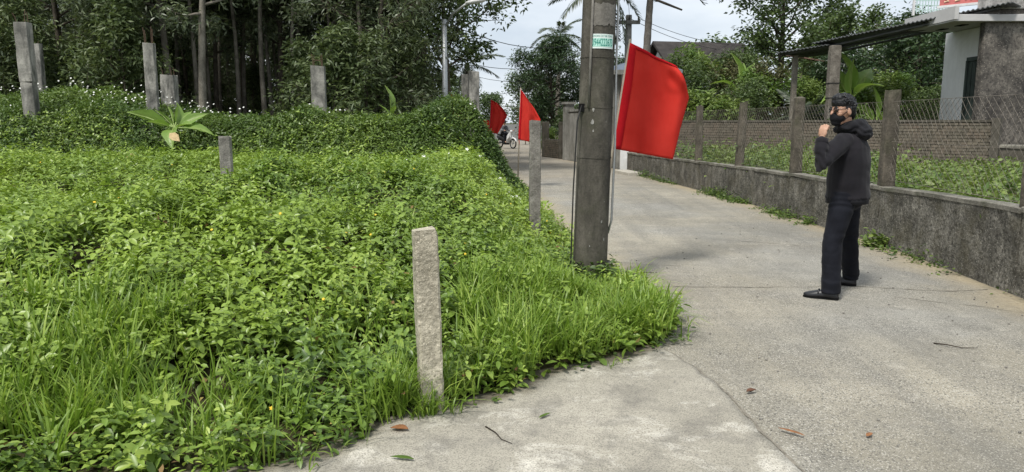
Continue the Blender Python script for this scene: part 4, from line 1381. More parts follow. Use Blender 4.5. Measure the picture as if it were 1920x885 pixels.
MB().loft([[(8.85 - 8.2 + a, 21.0 - 21.6 + b, z) for a, b in ((-.14, -.12), (.14, -.12), (.14, .12), (-.14, .12))] for z in (-0.1, 1.8, 3.56)]).build('post', MAT['palm_bark'], AW, bevel=0.02)
for z in (2.15, 2.55):
    MB().box((0.65, -0.6, z), (0.30, 0.26, 0.02)).build('strap', MAT['cable'], AW)
tag(AW, 'dark corrugated awning on two posts reaching out from the porch', 'awning')

# shop board and lattice screen above the porch, both cut by the frame
SB = empty('sign_board', (11.2, 19.0, 4.35))
MAT['sign_red'] = plain('faded_red_board', (0.55, 0.16, 0.15), 0.6, 0.3, 0.15, 4)
MAT['sign_cream'] = plain('cream_lettering', (0.80, 0.62, 0.42), 0.6, 0.3, 0.15, 9)
tl = math.atan2(-3.3, 3.2)
MB().box((0, 0, 0.32), (1.25, 0.05, 0.6), rz=tl).build('board', MAT['sign_red'], SB)
MB().box((0, 0, 0.0), (1.35, 0.07, 0.06), rz=tl).build('frame', MAT['roof_white'], SB)
for k in range(3):
    u = -0.46 + 0.24 * k
    cx, cy = u * math.cos(tl), u * math.sin(tl)
    nx, ny = math.sin(tl) * 0.03, -math.cos(tl) * 0.03
    P = [(-.07, .22), (-.02, .27), (.06, .24), (.05, .17), (-.04, .13), (.04, .07), (-.06, .06)] if k < 2 else [(-.06, .06), (-.06, .27), (-.06, .16), (.06, .26), (-.02, .16), (.06, .06)]
    MB().tube([(cx + nx + a * math.cos(tl), cy + ny + a * math.sin(tl), 0.05 + b) for a, b in P], 0.018, 5).build('letter', MAT['sign_cream'], SB)
tag(SB, 'faded red board with cream lettering above the porch roof', 'sign')
LS = empty('lattice_screen', (11.0, 20.2, 4.25))
MAT['screen'] = plain('pale_green_mesh_screen', (0.45, 0.60, 0.55), 0.7, 0.3, 0.15, 10)
for k in range(2):
    MB().box((-0.5 + 1.0 * k, 0, 0.6), (0.05, 0.05, 1.2)).build('upright', MAT['roof_white'], LS)
for k in range(12):
    MB().box((-0.42 + 0.076 * k, 0, 0.62), (0.018, 0.018, 1.1)).build('slat', MAT['screen'], LS)
for k in range(9):
    MB().box((0, 0.02, 0.14 + 0.12 * k), (0.95, 0.016, 0.018)).build('rail', MAT['screen'], LS)
tag(LS, 'pale green lattice screen standing on the porch roof', 'screen')

# ================================================================== trees
G = lambda s: np.random.default_rng(s)
AC = [tree_meshes('acacia', G(200 + i), MAT['bark'], MAT['acacia'], nl, 0.42, 0.165, 0.042, 'S', 0.45, 0.35, h=h, r0=r0, first=f, nlimb=nb, ll=ll, up=0.25, sub=4, wob=0.25)
      for i, (h, r0, f, nb, ll, nl) in enumerate([(9.5, 0.10, 0.22, 28, 1.7, 9000), (8.5, 0.09, 0.14, 28, 1.9, 10000), (10.5, 0.11, 0.34, 24, 1.6, 8000), (9.0, 0.085, 0.26, 26, 1.5, 8000)])]
SP = [tree_meshes('sapling', G(230 + i), MAT['bark'], MAT['understorey'], nl, 0.34, 0.15, 0.05, 'B', 0.35, 0.45, h=h, r0=0.05, first=0.10, nlimb=20, ll=ll, up=0.45, sub=3, wob=0.2, shape='cone')
      for i, (h, ll, nl) in enumerate([(3.9, 1.15, 5000), (3.0, 1.0, 4200), (4.8, 1.25, 5600)])]
ACP = tree_meshes('acacia', G(260), MAT['bark_pale'], MAT['acacia'], 7000, 0.42, 0.165, 0.042, 'S', 0.45, 0.35, h=10.0, r0=0.12, first=0.36, nlimb=24, ll=1.6, up=0.25, sub=4, wob=0.45)

GW = 'trees of the dense wood'
LBL = 'slender dark-leaved tree in the dense wood behind the vine bank'
g = G(55)
put_tree('wood_tree', ACP, (-7.75, 19.0, 0.4), 0.6, 0.95, 'pale bare trunk standing out between the rebar column and the short caged column', group=GW)
put_tree('wood_tree', ACP, (-9.3, 20.6, 0.4), 3.4, 1.0, 'pale curving trunk rising just behind the tall rebar column', group=GW)
put_tree('wood_tree', AC[1], (-3.45, 19.8, 0.3), 1.9, 0.9, 'leafy tree with a reddish brown trunk between the caged column and the lamp post', group=GW)
OV = tree_meshes('overhang', G(265), MAT['bark'], MAT['broad'], 12000, 0.40, 0.16, 0.075, 'B', 0.25, 0.4, h=7.4, r0=0.12, first=0.36, nlimb=26, ll=2.0, up=0.3, sub=4, wob=0.2)
put_tree('wood_tree', OV, (-1.9, 22.6, 0.0), 0.4, 1.0, 'dense tree overhanging the road behind the street lamp', group=GW)
put_tree('wood_tree', AC[3], (-2.9, 21.4, 0.3), 4.0, 0.9, LBL, group=GW)
spots = []
for yy, dx in ((19.6, 2.5), (22.3, 2.2), (25.5, 2.4), (29.0, 2.6), (33.5, 3.0), (39, 3.4), (46, 4.0)):
    x = -0.78 * yy - 2.0
    while x < -2.4 - 0.09 * (yy - 18):
        spots.append((x + g.uniform(-.7, .7), yy + g.uniform(-1.0, 1.0)))
        x += dx * g.uniform(0.8, 1.2)
for x, y in spots:
    if -9.8 < x < -5.6 and y < 21.5: continue
    if -5 < x < -1.5 and y < 21: continue
    put_tree('wood_tree', AC[2 if -11 < x < -4 and y < 26 else int(g.integers(0, 4))], (x, y, 0.2), g.uniform(0, 6.28), g.uniform(0.85, 1.12), LBL, group=GW)
LBT = 'bare slim trunk deep in the dense wood between the columns'
BT = [tree_meshes('slim', G(270 + i), MAT['bark_pale'], MAT['acacia'], 4200, 0.42, 0.165, 0.042, 'S', 0.45, 0.35, h=9.6, r0=0.075, first=0.46, nlimb=20, ll=1.5, up=0.3, sub=3, wob=0.35) for i in range(3)]
for k in range(30):
    put_tree('wood_tree', BT[k % 3], (-10.6 + 7.6 * ((k * 0.618) % 1.0), 20.4 + 0.26 * k + g.uniform(-.3, .3), 0.2), g.uniform(0, 6.28), g.uniform(0.9, 1.15), LBT, group=GW)
LBS = 'young bushy tree filling the understorey of the dense wood'
sp = [(-14.3, 18.4), (-13.0, 18.9), (-11.9, 18.6), (-11.2, 19.6), (-10.1, 18.9), (-9.3, 18.5), (-5.3, 19.6), (-4.4, 18.7), (-3.6, 18.9), (-2.9, 20.6), (-3.4, 24.6), (-3.6, 27.5), (-4.2, 30),
      (-15.5, 21), (-13.5, 21.5), (-12, 22), (-10.6, 21.6), (-4.0, 22.2), (-3.0, 23), (-5.0, 26.5), (-6.2, 26), (-7.6, 27.5), (-8.8, 26.2), (-10.4, 27.3), (-11.6, 26.4), (-6.9, 29), (-12.5, 26), (-15, 27), (-18, 25), (-17, 22)]
x = -30.0
while x < -4:
    sp.append((x, 31 + g.uniform(-1.5, 1.5))); x += 1.9
x = -34.0
while x < -5:
    sp.append((x, 38 + g.uniform(-1.5, 1.5))); x += 2.0
for x, y in sp:
    s = g.uniform(0.8, 1.15) * (1.25 if y > 29 else 1.0)
    put_tree('young_tree', SP[int(g.integers(0, 3))], (x, y, 0.3 if y < 22 else 0.0), g.uniform(0, 6.28), s, LBS, group='young trees of the dense wood')
# far side of the wood, one mass
gf = G(77)
C = np.stack([gf.uniform(-75, -6, 2600), gf.uniform(47, 58, 2600), gf.uniform(0.2, 15, 2600)], 1)
C[:, 0] = np.minimum(C[:, 0], -8)
V, F, a = cloud(gf, C, 14, 1.0, 0.55, 0.26, 0.3, 'B')
o = link('far_wood', mesh_np('far_wood', V, [F], MAT['acacia'], {'rnd': a}))
tag(o, 'dark far depth of the wood beyond the nearer trunks', 'wood', kind='stuff')

# ---- trees on the right and beyond the road
MG = tree_meshes('mango', G(301), MAT['bark'], MAT['mango'], 17000, 0.40, 0.20, 0.062, 'B', 0.35, 0.4, h=5.4, r0=0.17, first=0.24, nlimb=30, ll=2.0, up=0.35, sub=4)
put_tree('mango_tree', MG, (2.15, 40, 0), 0, 0.92, 'dense dark round tree beyond the gate, between flag and pole')
BA = tree_meshes('broad', G(305), MAT['bark'], MAT['broad'], 10500, 0.50, 0.19, 0.105, 'B', 0.2, 0.45, h=8.2, r0=0.24, first=0.42, nlimb=20, ll=3.4, up=0.55, sub=4, wob=0.3, shape='vase')
BB = tree_meshes('broad', G(306), MAT['bark'], MAT['broad'], 9000, 0.42, 0.17, 0.095, 'B', 0.2, 0.45, h=6.0, r0=0.15, first=0.28, nlimb=24, ll=2.1, up=0.45, sub=4, wob=0.3)
BO = tree_meshes('olive', G(307), MAT['bark'], MAT['olive'], 8000, 0.36, 0.14, 0.06, 'B', 0.2, 0.45, h=5.6, r0=0.14, first=0.3, nlimb=24, ll=1.8, up=0.45, sub=4, wob=0.3)
BD = tree_meshes('dark', G(308), MAT['bark'], MAT['mango'], 9000, 0.42, 0.18, 0.08, 'B', 0.25, 0.4, h=5.2, r0=0.15, first=0.14, nlimb=28, ll=1.8, up=0.4, sub=4, wob=0.3)
put_tree('broadleaf_tree', BA, (11.9, 34, 0), 0.7, 1.0, 'big spreading tree with sky showing through, above the awning')
put_tree('broadleaf_tree', BB, (13.6, 31.5, 0), 2.0, 0.92, 'fresh green tree rising behind the middle of the awning')
put_tree('broadleaf_tree', BO, (16.2, 33, 0), 1.0, 0.95, 'brownish olive tree top just above the awning')
put_tree('broadleaf_tree', BD, (12.9, 24.6, 0), 0.2, 0.86, 'dark dense tree behind the white porch wall')
put_tree('broadleaf_tree', BD, (11.3, 26.2, 0), 2.2, 0.72, 'dark tree in the garden between awning post and banana plant')
put_tree('broadleaf_tree', BB, (9.3, 31, 0), 4.0, 0.66, 'low green tree beneath the big spreading tree')
put_tree('broadleaf_tree', BD, (6.7, 44, 0), 5.0, 0.9, 'dark tree peeping out behind the cross-arm pole')
put_tree('broadleaf_tree', BB, (14.5, 27, 0), 1.2, 0.72, 'green tree filling the gap between awning and porch wall')
SH = [tree_meshes('shrub', G(320 + i), MAT['bark_pale'], m, nl, 0.30, L, W, 'B', 0.25, 0.45, h=h, r0=0.04, first=0.12, nlimb=18, ll=ll, up=0.6, sub=3, wob=0.2)
      for i, (h, ll, nl, L, W, m) in enumerate([(2.6, 1.0, 3600, 0.15, 0.07, MAT['shrub']), (3.4, 1.2, 4200, 0.17, 0.06, MAT['shrub']), (3.2, 1.1, 3600, 0.14, 0.06, MAT['olive']), (2.0, 0.9, 2600, 0.22, 0.07, MAT['shrub']), (3.0, 1.1, 4000, 0.13, 0.055, MAT['broad'])])]
GS = 'garden shrubs behind the brick wall'
for k, (m, x, y, s, lb) in enumerate([
        (4, 6.2, 26.5, 1.05, 'dense dark shrub just beside the large red flag'), (1, 7.0, 28.0, 1.05, 'yellow-green tipped shrub top beside the large red flag'), (2, 7.7, 27.4, 0.95, 'dull olive shrub in the middle of the garden'),
        (3, 5.9, 24.0, 0.95, 'bright drooping-leaved shrub over the brick wall nearest the flag'), (3, 6.75, 23.2, 0.82, 'low drooping-leaved shrub next to the third fence post'), (0, 8.2, 25.0, 1.05, 'fresh green shrub left of the pale branching shrub'),
        (4, 7.6, 24.2, 0.8, 'low dark shrub hugging the brick wall'), (2, 8.6, 25.2, 0.9, 'pale branching shrub with bare stems beside the awning post'), (1, 9.7, 24.6, 0.72, 'shrub under the awning between its two posts'),
        (4, 10.3, 23.6, 0.75, 'dark shrub behind the thick awning post'), (0, 9.9, 21.8, 0.8, 'bright shrub behind the head of the masked man'), (1, 10.9, 21.9, 0.72, 'tall bright shrub beside the garden banana plant'), (3, 9.2, 20.4, 0.62, 'low leafy shrub over the wall beside the masked man'),
        (4, 12.2, 22.4, 0.7, 'dark shrub beside the white porch wall'), (0, 5.0, 27.5, 0.9, 'shrub hidden mostly behind the large red flag')]):
    put_tree('garden_shrub', SH[m], (x, y, 0.15), k * 1.7, s, lb, 'shrub', GS)
for k, (m, x, y, s, lb) in enumerate([(4, 1.1, 37, 0.5, 'small dark bush under the dense round tree'), (0, 1.75, 34.6, 0.42, 'little bush by the brown brick wall'), (4, 3.0, 37.5, 0.7, 'dark bush behind the grey gate'), (2, 0.9, 50, 0.7, 'dull bush at the far end of the road')]):
    put_tree('roadside_bush', SH[m], (x, y, 0.0), k * 1.3, s, lb, 'bush', 'roadside bushes beyond the gate')
# far trees closing the road
FT = [tree_meshes('far', G(340 + i), MAT['bark'], MAT['farleaf'], 3600, 0.75, 0.34, 0.17, 'B', 0.2, 0.45, h=h, r0=0.2, first=0.2, nlimb=22, ll=ll, up=0.4, sub=3) for i, (h, ll) in enumerate([(6.5, 2.6), (5.0, 2.2)])]
gf = G(12)
FTL = 'pale far tree closing the view at the end of the road'
for k, (x, y, s) in enumerate([(-5.5, 72, 0.8), (-2.2, 75, 0.72), (1.4, 70, 0.8), (4.2, 78, 1.0), (8.5, 74, 1.1), (13, 76, 1.1), (19, 70, 1.2), (26, 66, 1.3), (33, 60, 1.3), (-8, 66, 0.9)]):
    put_tree('far_tree', FT[k % 2], (x, y, 0), k * 1.1, s, FTL, group='pale far trees')

# ---- palms
def frond_mesh(g, ln, nl, ll, droop, name='frond', mat=None):
    parts, pts = [], []
    for i in range(9):
        t = i / 8
        pts.append((ln * (t - 0.12 * droop * t * t), 0, ln * (-0.42 * droop * t * t)))
    P = np.array(pts)
    tt = np.linspace(0.12, 0.99, nl)
    C = np.stack([np.interp(tt, np.linspace(0, 1, 9), P[:, k]) for k in range(3)], 1)
    for sgn in (-1, 1):
        D = np.stack([0.55 + 0.5 * tt, np.full(nl, 0.9 * sgn), -0.35 - 0.5 * g.random(nl)], 1) + g.normal(size=(nl, 3)) * 0.1
        l = ll * np.sin(np.pi * (0.12 + 0.80 * tt)) ** 0.6 * g.uniform(0.85, 1.1, nl)
        parts.append(leaves(C, D, np.tile([[0.1, 0.25 * sgn, 1.0]], (nl, 1)), l, np.full(nl, 0.055), 'S', g.random(nl)))
    pv, pf = prisms(P[:-1], P[1:], 0.022 * np.linspace(1, 0.3, 8), 4)
    parts.append((pv, pf, np.full(len(pv), 0.7)))
    V, F, a = stack_leaves(parts)
    return mesh_np(name, V, F, mat or MAT['palm'], {'rnd': a})
FR = [frond_mesh(G(400 + i), 2.6, 46, 0.62, d) for i, d in enumerate((0.9, 1.5, 2.0))]
def palm(name, loc, h, nf, label, lean=(0, 0), s=1.0, r0=0.15, seed=1, trunk=True, e0=1.1, e1=-0.6):
    g = G(seed)
    r = empty(name, loc)
    tp = Vector((lean[0], lean[1], h))
    if trunk:
        pts = [tp * t + Vector((lean[0], lean[1], 0)) * (t * t - t) * 0.5 for t in np.linspace(0, 1, 26)]
        MB().tube(pts, [r0 * (1.25 - 0.45 * i / 25) * (1.05 if i % 2 else 0.97) for i in range(26)], 10).build('trunk', MAT['palm_bark'], r, smooth=True)
    for k in range(nf):
        o = link('frond', FR[int(g.integers(0, 3))], r)
        o.location = tp
        o.scale = (s, s, s)
        o.rotation_euler = (g.normal() * 0.15, -(e0 + (e1 - e0) * k / (nf - 1) + g.normal() * 0.1), k * 2.399 + g.normal() * 0.2)
    return tag(r, label, 'palm', 'coconut palms')
palm('coconut_palm', (3.7, 33, 0), 7.2, 17, 'coconut palm whose fronds spread out behind the utility pole top', (0.0, 0), 0.88, seed=3, e1=-0.75)
palm('coconut_palm', (3.0, 50, 0), 7.0, 15, 'distant coconut palm rising over the dense round tree', (0.1, 0), 0.85, seed=4)
pr = palm('coconut_palm', (5.15, 30, 0), 7.0, 15, 'palm trunk with its crown above the frame, beside the cross-arm pole', (0.25, 0), 0.85, seed=5, e0=1.2, e1=0.15)
MB().tube([(0.22, -0.02, 6.25), (0.75, -0.25, 6.0), (1.35, -0.5, 5.72)], [0.045, 0.05, 0.035], 7).build('dead_stalk', MAT['bark'], pr, smooth=True)
palm('coconut_palm', (-2.0, 34, 0), 4.0, 13, 'palm with arching fronds behind the wood edge by the twin columns', (0.0, 0), 0.62, seed=6, e1=-0.5)
palm('small_palm', (9.0, 23.2, 0), 1.6, 11, 'small feathery palm under the awning', (0, 0), 0.55, seed=8, r0=0.08, e0=1.2, e1=0.1)

# ---- banana-like plants, every big leaf a part
def big_leaf(g, ln, wd, droop, stalk=0.25, mat=None):
    n, V, F, A = 14, [], [], []
    for i in range(n + 1):
        t = i / n
        c = Vector((ln * (stalk + t * (1 - 0.15 * droop * t)), 0, ln * (0.10 * t - 0.45 * droop * t * t)))
        w = wd * math.sin(math.pi * min(1, (0.06 + 0.94 * t)) ** 0.72) * 0.5 + 0.004
        for k, s in ((0, -1), (1, -0.5), (2, 0), (3, 0.5), (4, 1)):
            V.append((c.x + g.normal() * 0.004, c.y + s * w * (1 + g.normal() * 0.05), c.z + abs(s) * w * 0.35 - (0.02 if s == 0 else 0) + g.normal() * 0.006))
            A.append(0.9 if k == 2 else 0.3 + 0.3 * t)
    for i in range(n):
        for k in range(4):
            F.append((i * 5 + k, i * 5 + k + 1, (i + 1) * 5 + k + 1, (i + 1) * 5 + k))
    P = np.array([(0, 0, 0), (ln * stalk, 0, 0), (ln * (stalk + 0.5), 0, ln * (0.05 - 0.11 * droop) - 0.02), (ln * (stalk + 1 - 0.15 * droop), 0, ln * (0.1 - 0.45 * droop) - 0.02)])
    pv, pf = prisms(P[:-1], P[1:], [0.03, 0.02, 0.012], 5)
    V = np.concatenate([np.array(V), pv])
    return mesh_np('leaf', V, [np.concatenate([np.array(F), pf + (n + 1) * 5])], mat or MAT['banana'], {'rnd': np.concatenate([A, np.full(len(pv), 0.9)])}, smooth=True)
LB = [big_leaf(G(500 + i), 1.0, w_, d) for i, (w_, d) in enumerate([(0.38, 0.35), (0.44, 0.8), (0.48, 1.3)])]
def banana(name, loc, hs, leafs, label, s=1.0, stem=True, group='banana plants'):
    r = empty(name, loc)
    if stem:
        MB().tube([(0, 0, -0.1), (0.02, 0, hs * 0.5), (0, 0, hs)], [0.10 * s, 0.085 * s, 0.06 * s], 9).build('stem', MAT['banana'], r, smooth=True)
    for (az, el, k, sc_, *roll) in leafs:
        o = link('leaf', LB[k], r)
        o.location = (0, 0, hs)
        o.scale = (sc_ * s,) * 3
        o.rotation_euler = (roll[0] if roll else 0.0, -R(el), R(az))
    return tag(r, label, 'plant', group)
banana('banana_plant', (-6.15, 13.75, 1.05), 0.34, [(174, 20, 0, 0.66, 1.0), (125, 52, 0, 0.36, 1.3), (78, 60, 1, 0.42, 1.4), (25, 26, 0, 0.46, 0.9), (-80, -12, 2, 0.50, 0.3), (4, 0, 1, 0.52, 0.5), (150, 36, 0, 0.42, 0.6), (-35, 10, 0, 0.4, 0.4), (-130, 15, 0, 0.38, 0.5), (100, 20, 0, 0.4, 0.5), (60, 40, 0, 0.36, 0.5)],
       'big-leaved young banana plant sprawling over the vine bank', 1.15, stem=False)
for (x, y, z) in ((-6.0, 13.2, 1.30), (-6.65, 12.95, 0.95)):
    o = link('dry_leaf', mesh_np('dry_leaf', *[(lambda q: (q[0], [q[1]]))(leaves(np.array([[x, y, z]]), np.array([[0.8, -0.3, -0.5]]), np.array([[0.1, -1, 0.6]]), np.array([0.24]), np.array([0.17]), 'A'))][0], MAT['dry_pale']))
    tag(o, 'withered straw-coloured leaf hanging on the banana plant' if z > 1.1 else 'withered straw-coloured leaf lying on the vines below the banana plant', 'leaf', 'dry leaves')
banana('banana_plant', (-2.92, 18.2, 0.9), 0.75, [(80, 80, 1, 0.72, 1.4), (-60, 35, 0, 0.4), (170, 45, 0, 0.35)], 'single pale yellow leaf plant glowing in front of the dark wood', 0.9, stem=True)
banana('banana_plant', (9.55, 21.4, 0.2), 1.9, [(95, 84, 1, 1.2, 1.5), (20, 55, 1, 1.1, 0.8), (165, 60, 0, 1.0, 0.8), (-60, 45, 2, 0.9), (60, 30, 2, 1.0), (-120, 65, 0, 1.0, 1.2), (200, 20, 2, 0.9)], 'banana plant with one upright pale leaf under the awning')
banana('banana_plant', (10.15, 21.0, 0.2), 1.2, [(90, 80, 0, 0.9, 1.5), (150, 50, 1, 0.8, 0.8), (10, 45, 1, 0.9), (-70, 40, 2, 0.7)], 'smaller banana shoot beside the taller banana plant')
banana('banana_plant', (7.75, 25.8, 0.2), 2.3, [(95, 85, 1, 1.15, 1.5), (30, 58, 0, 1.0, 1.0), (-20, 50, 1, 0.9, 0.8), (160, 40, 2, 0.9), (60, 62, 0, 0.95, 1.1)], 'banana plant with broad upright leaves among the garden shrubs')
banana('tall_weed', (-9.35, 16.2, 1.5), 0.55, [(80, 65, 1, 0.30, 1.2), (150, 25, 1, 0.30, 0.6), (20, 30, 1, 0.32, 0.6), (-90, 10, 2, 0.30), (-150, 5, 2, 0.28), (-30, 0, 2, 0.28)], 'tall broad-leaved weed rising above the white flowers', 0.9, group=None)

# ================================================================== street lamp, poles and cables
SL = empty('street_lamp', (-1.75, 19.8, 0))
MB().tube([(0, 0, -0.1), (0.005, 0, 2.0), (0.01, 0, 4.1)], [0.085, 0.075, 0.06], 12).build('pole', MAT['steel'], SL, smooth=True)
MB().tube([(0, 0, 1.58), (0, 0, 1.78)], 0.081, 12).build('painted_band', MAT['roof_white'], SL, smooth=True)
MB().tube([(0.01, 0, 3.9), (0.25, -0.2, 4.22), (0.65, -0.6, 4.42)], [0.03, 0.028, 0.025], 8).build('arm', MAT['steel'], SL, smooth=True)
rings = []
for i, (t, a, b) in enumerate([(0, .03, .03), (.1, .06, .045), (.35, .09, .06), (.55, .075, .05), (.62, .03, .02)]):
    cx, cy, cz = 0.60 + 0.82 * t, -0.55 - 0.55 * t, 4.42 + 0.05 * t
    rings.append([(cx + a * math.cos(q) * 0.55, cy + a * math.cos(q) * 0.82, cz + b * math.sin(q)) for q in np.linspace(0, 2 * math.pi, 11)[:-1]])
MB().loft(rings).build('lamp_head', MAT['roof_white'], SL, smooth=True)
tag(SL, 'grey street lamp post with curved arm at the wood edge', 'street lamp')

EP = empty('power_pole', (5.15, 34, 0))
MB().loft([[(a * w_, b * w_, z) for a, b in ((-1, -1), (1, -1), (1, 1), (-1, 1))] for z, w_ in ((-0.1, 0.17), (3, 0.15), (6.15, 0.12))]).build('shaft', MAT['gate_wall'], EP, bevel=0.02)
MB().box((0, -0.16, 5.82), (0.95, 0.12, 0.16)).build('cross_arm', MAT['gate_wall'], EP, bevel=0.015)
for x in (-0.4, 0.0, 0.4):
    MB().tube([(x, -0.16, 5.9), (x, -0.16, 5.97), (x, -0.16, 6.0), (x, -0.16, 6.06)], [0.02, 0.045, 0.02, 0.04], 8).build('insulator', MAT['pole_pale'], EP, smooth=True)
tag(EP, 'concrete power pole with a wooden-looking cross-arm above the large flag', 'power pole')
def cable(a, b, sag, r, label, n=16):
    a, b = Vector(a), Vector(b)
    pts = [a.lerp(b, i / n) - Vector((0, 0, sag * 4 * (i / n) * (1 - i / n))) for i in range(n + 1)]
    o = MB().tube(pts, r, 5).build('cable', MAT['cable'], smooth=True)
    return tag(o, label, 'cable', 'overhead cables')
cable((-1.74, 19.8, 4.05), (4.8, 33.85, 6.0), 0.95, 0.011, 'topmost of the cables sagging across the sky over the road')
cable((-2.2, 27, 3.75), (5.1, 33.85, 5.95), 1.10, 0.011, 'second cable down crossing the sky over the road')
cable((-2.2, 27, 3.4), (5.1, 33.9, 5.6), 1.25, 0.008, 'third thin cable down crossing the sky over the road')
cable((-2.4, 40, 3.0), (5.1, 34.1, 5.3), 0.9, 0.011, 'lowest cable sagging above the far flag')
cable((5.55, 33.85, 6.0), (14, 42, 5.7), 0.45, 0.012, 'upper cable running from the cross-arm towards the gabled house')
cable((5.15, 33.85, 6.0), (14, 42, 5.4), 0.55, 0.012, 'lower cable running from the cross-arm towards the gabled house')
cable((0.85, 7.1, 7.4), (5.15, 33.8, 5.95), 0.5, 0.009, 'cable leaving the top of the utility pole')

# ================================================================== buildings beyond
BH = empty('roadside_house', (4.3, 29, 0))
MB().box((0.05, -4.9, 1.5), (1.75, 0.2, 3.0)).build('gable_wall', MAT['gate_wall'], BH)
MB().box((-0.83, 0.0, 1.5), (0.2, 9.6, 3.2)).build('side_wall', MAT['gate_wall'], BH)
MB().box((0.1, 4.9, 1.5), (1.75, 0.2, 3.2)).build('back_wall', MAT['gate_wall'], BH)
MB().loft([[(-1.18, y, 3.10), (-1.18, y, 3.20), (-0.2, y, 3.48), (1.0, y, 3.10), (1.0, y, 3.0)] for y in (-5.3, 5.3)]).build('roof', MAT['roof_blue'], BH)
MB().box((-0.1, -5.36, 3.02), (2.1, 0.08, 0.14)).build('eave_beam', MAT['gate_wall'], BH)
MB().box((-0.72, -5.06, 1.5), (0.26, 0.12, 3.1)).build('corner_pier', MAT['house_white'], BH)
tag(BH, 'grey roadside house with a blue metal roof behind the utility pole', 'house')

GT = empty('gate_wall', (2.22, 29.7, 0))
ga = math.atan2(-3.1, 0.75)
def gpt(u, z): return (u * math.cos(ga), u * math.sin(ga), z)
for u in (0.0, 3.2):
    p = gpt(u, 1.08)
    pl = MB().box(p, (0.36, 0.36, 2.2), rz=ga).build('pillar', MAT['gate_wall'], GT, bevel=0.02)
    MB().box((p[0], p[1], 2.22), (0.46, 0.46, 0.09), rz=ga).build('cap', MAT['gate_wall'], pl)
MB().box(gpt(1.6, 0.95), (2.9, 0.10, 1.9), rz=ga).build('panel', MAT['gate_wall'], GT)
MB().box(gpt(1.6, 1.93), (2.9, 0.16, 0.09), rz=ga).build('top_rail', MAT['gate_wall'], GT)
for k in range(9):
    q = gpt(0.38 + 0.3 * k, 1.3)
    MB().box((q[0] - 0.055 * math.sin(-ga) * -1, q[1] - 0.055 * math.cos(ga), q[2]), (0.09, 0.02, 0.8), rz=ga).build('slot', MAT['black'], GT)
tag(GT, 'grey concrete gate pillar and slotted wall by the bend of the road', 'gate')
BR = empty('brown_wall', (1.75, 31.6, 0), math.atan2(-1.9, 0.65))
MB().box((0, 0, 0.38), (2.0, 0.16, 0.78)).build('core', MAT['mortar'], BR)
gb = G(6)
for j in range(9):
    for i in range(9):
        o = link('brick', bmesh_b, BR)
        o.location = (-0.88 + i * 0.217 + (j % 2) * 0.1, -0.085, 0.07 + j * 0.078)
for u in (-0.95, 0.95):
    MB().box((u, 0, 0.75), (0.26, 0.26, 1.5)).build('pier', MAT['mortar'], BR, bevel=0.02)
tag(BR, 'low brown brick wall left of the grey gate pillar', 'wall')
SLB = empty('step_slab', (3.35, 21.6, 0.0), R(-80))
MB().box((0, 0, 0.03), (1.3, 0.42, 0.13)).build('slab', MAT['smear'], SLB, bevel=0.02)
MB().box((0, 0.25, 0.0), (1.5, 0.30, 0.10)).build('base', MAT['wall_lip'], SLB, bevel=0.02)
tag(SLB, 'pale concrete step slab where the low wall ends below the large flag', 'step')

GH = empty('gabled_house', (9.5, 39, 0), R(12))
MB().box((0, 0, 1.95), (4.4, 3.0, 3.9)).build('walls', MAT['house_white'], GH)
MB().loft([[(x, -1.95, 4.05), (x, 0, 5.35), (x, 1.95, 4.05), (x, 1.95, 4.17), (x, 0, 5.5), (x, -1.95, 4.17)] for x in (-2.5, 2.5)]).build('roof', MAT['roof_dark'], GH)
MB().loft([[(x, -1.5, 3.9), (x, 0, 5.0), (x, 1.5, 3.9)] for x in (-2.2, 2.2)]).build('gable', MAT['house_white'], GH)
tag(GH, 'distant house with a dark gabled roof above the garden shrubs', 'house')
HT = empty('hut', (11.3, 27.6, 0), R(-12))
for a, b in ((-0.9, -0.7), (0.9, -0.7), (0.9, 0.7), (-0.9, 0.7)):
    MB().tube([(a, b, 0), (a, b, 3.25)], 0.06, 7).build('post', MAT['bark'], HT, smooth=True)
MB().box((0, 0.7, 1.6), (1.9, 0.06, 3.1)).build('back_wall', MAT['roof_dark'], HT)
o = MB().loft([[(-1.2, -1.1, 3.75), (-1.2, 1.1, 3.95), (-1.2, 1.1, 3.99), (-1.2, -1.1, 3.79)], [(1.2, -1.1, 3.30), (1.2, 1.1, 3.5), (1.2, 1.1, 3.54), (1.2, -1.1, 3.34)]]).build('roof', MAT['roof_rust'], HT)
MB().loft([[(-0.2, -1.14, 3.50), (-0.2, -1.10, 3.50), (-0.2, -1.10, 3.62), (-0.2, -1.14, 3.62)], [(1.25, -1.14, 3.22), (1.25, -1.10, 3.22), (1.25, -1.10, 3.36), (1.25, -1.14, 3.36)]]).build('fascia', MAT['roof_white'], HT)
tag(HT, 'rusty-roofed hut under the trees between the awning posts', 'hut')
FF = empty('sheet_fence', (1.5, 60, 0))
for k in range(14):
    MB().box((-6.5 + k * 1.0, 0, 0.65), (0.94, 0.05, 1.3)).build('panel', MAT['steel'], FF)
    MB().box((-7.0 + k * 1.0, -0.03, 0.7), (0.07, 0.07, 1.45)).build('post', MAT['gate_wall'], FF)
tag(FF, 'pale grey sheet fence across the far end of the road', 'fence')

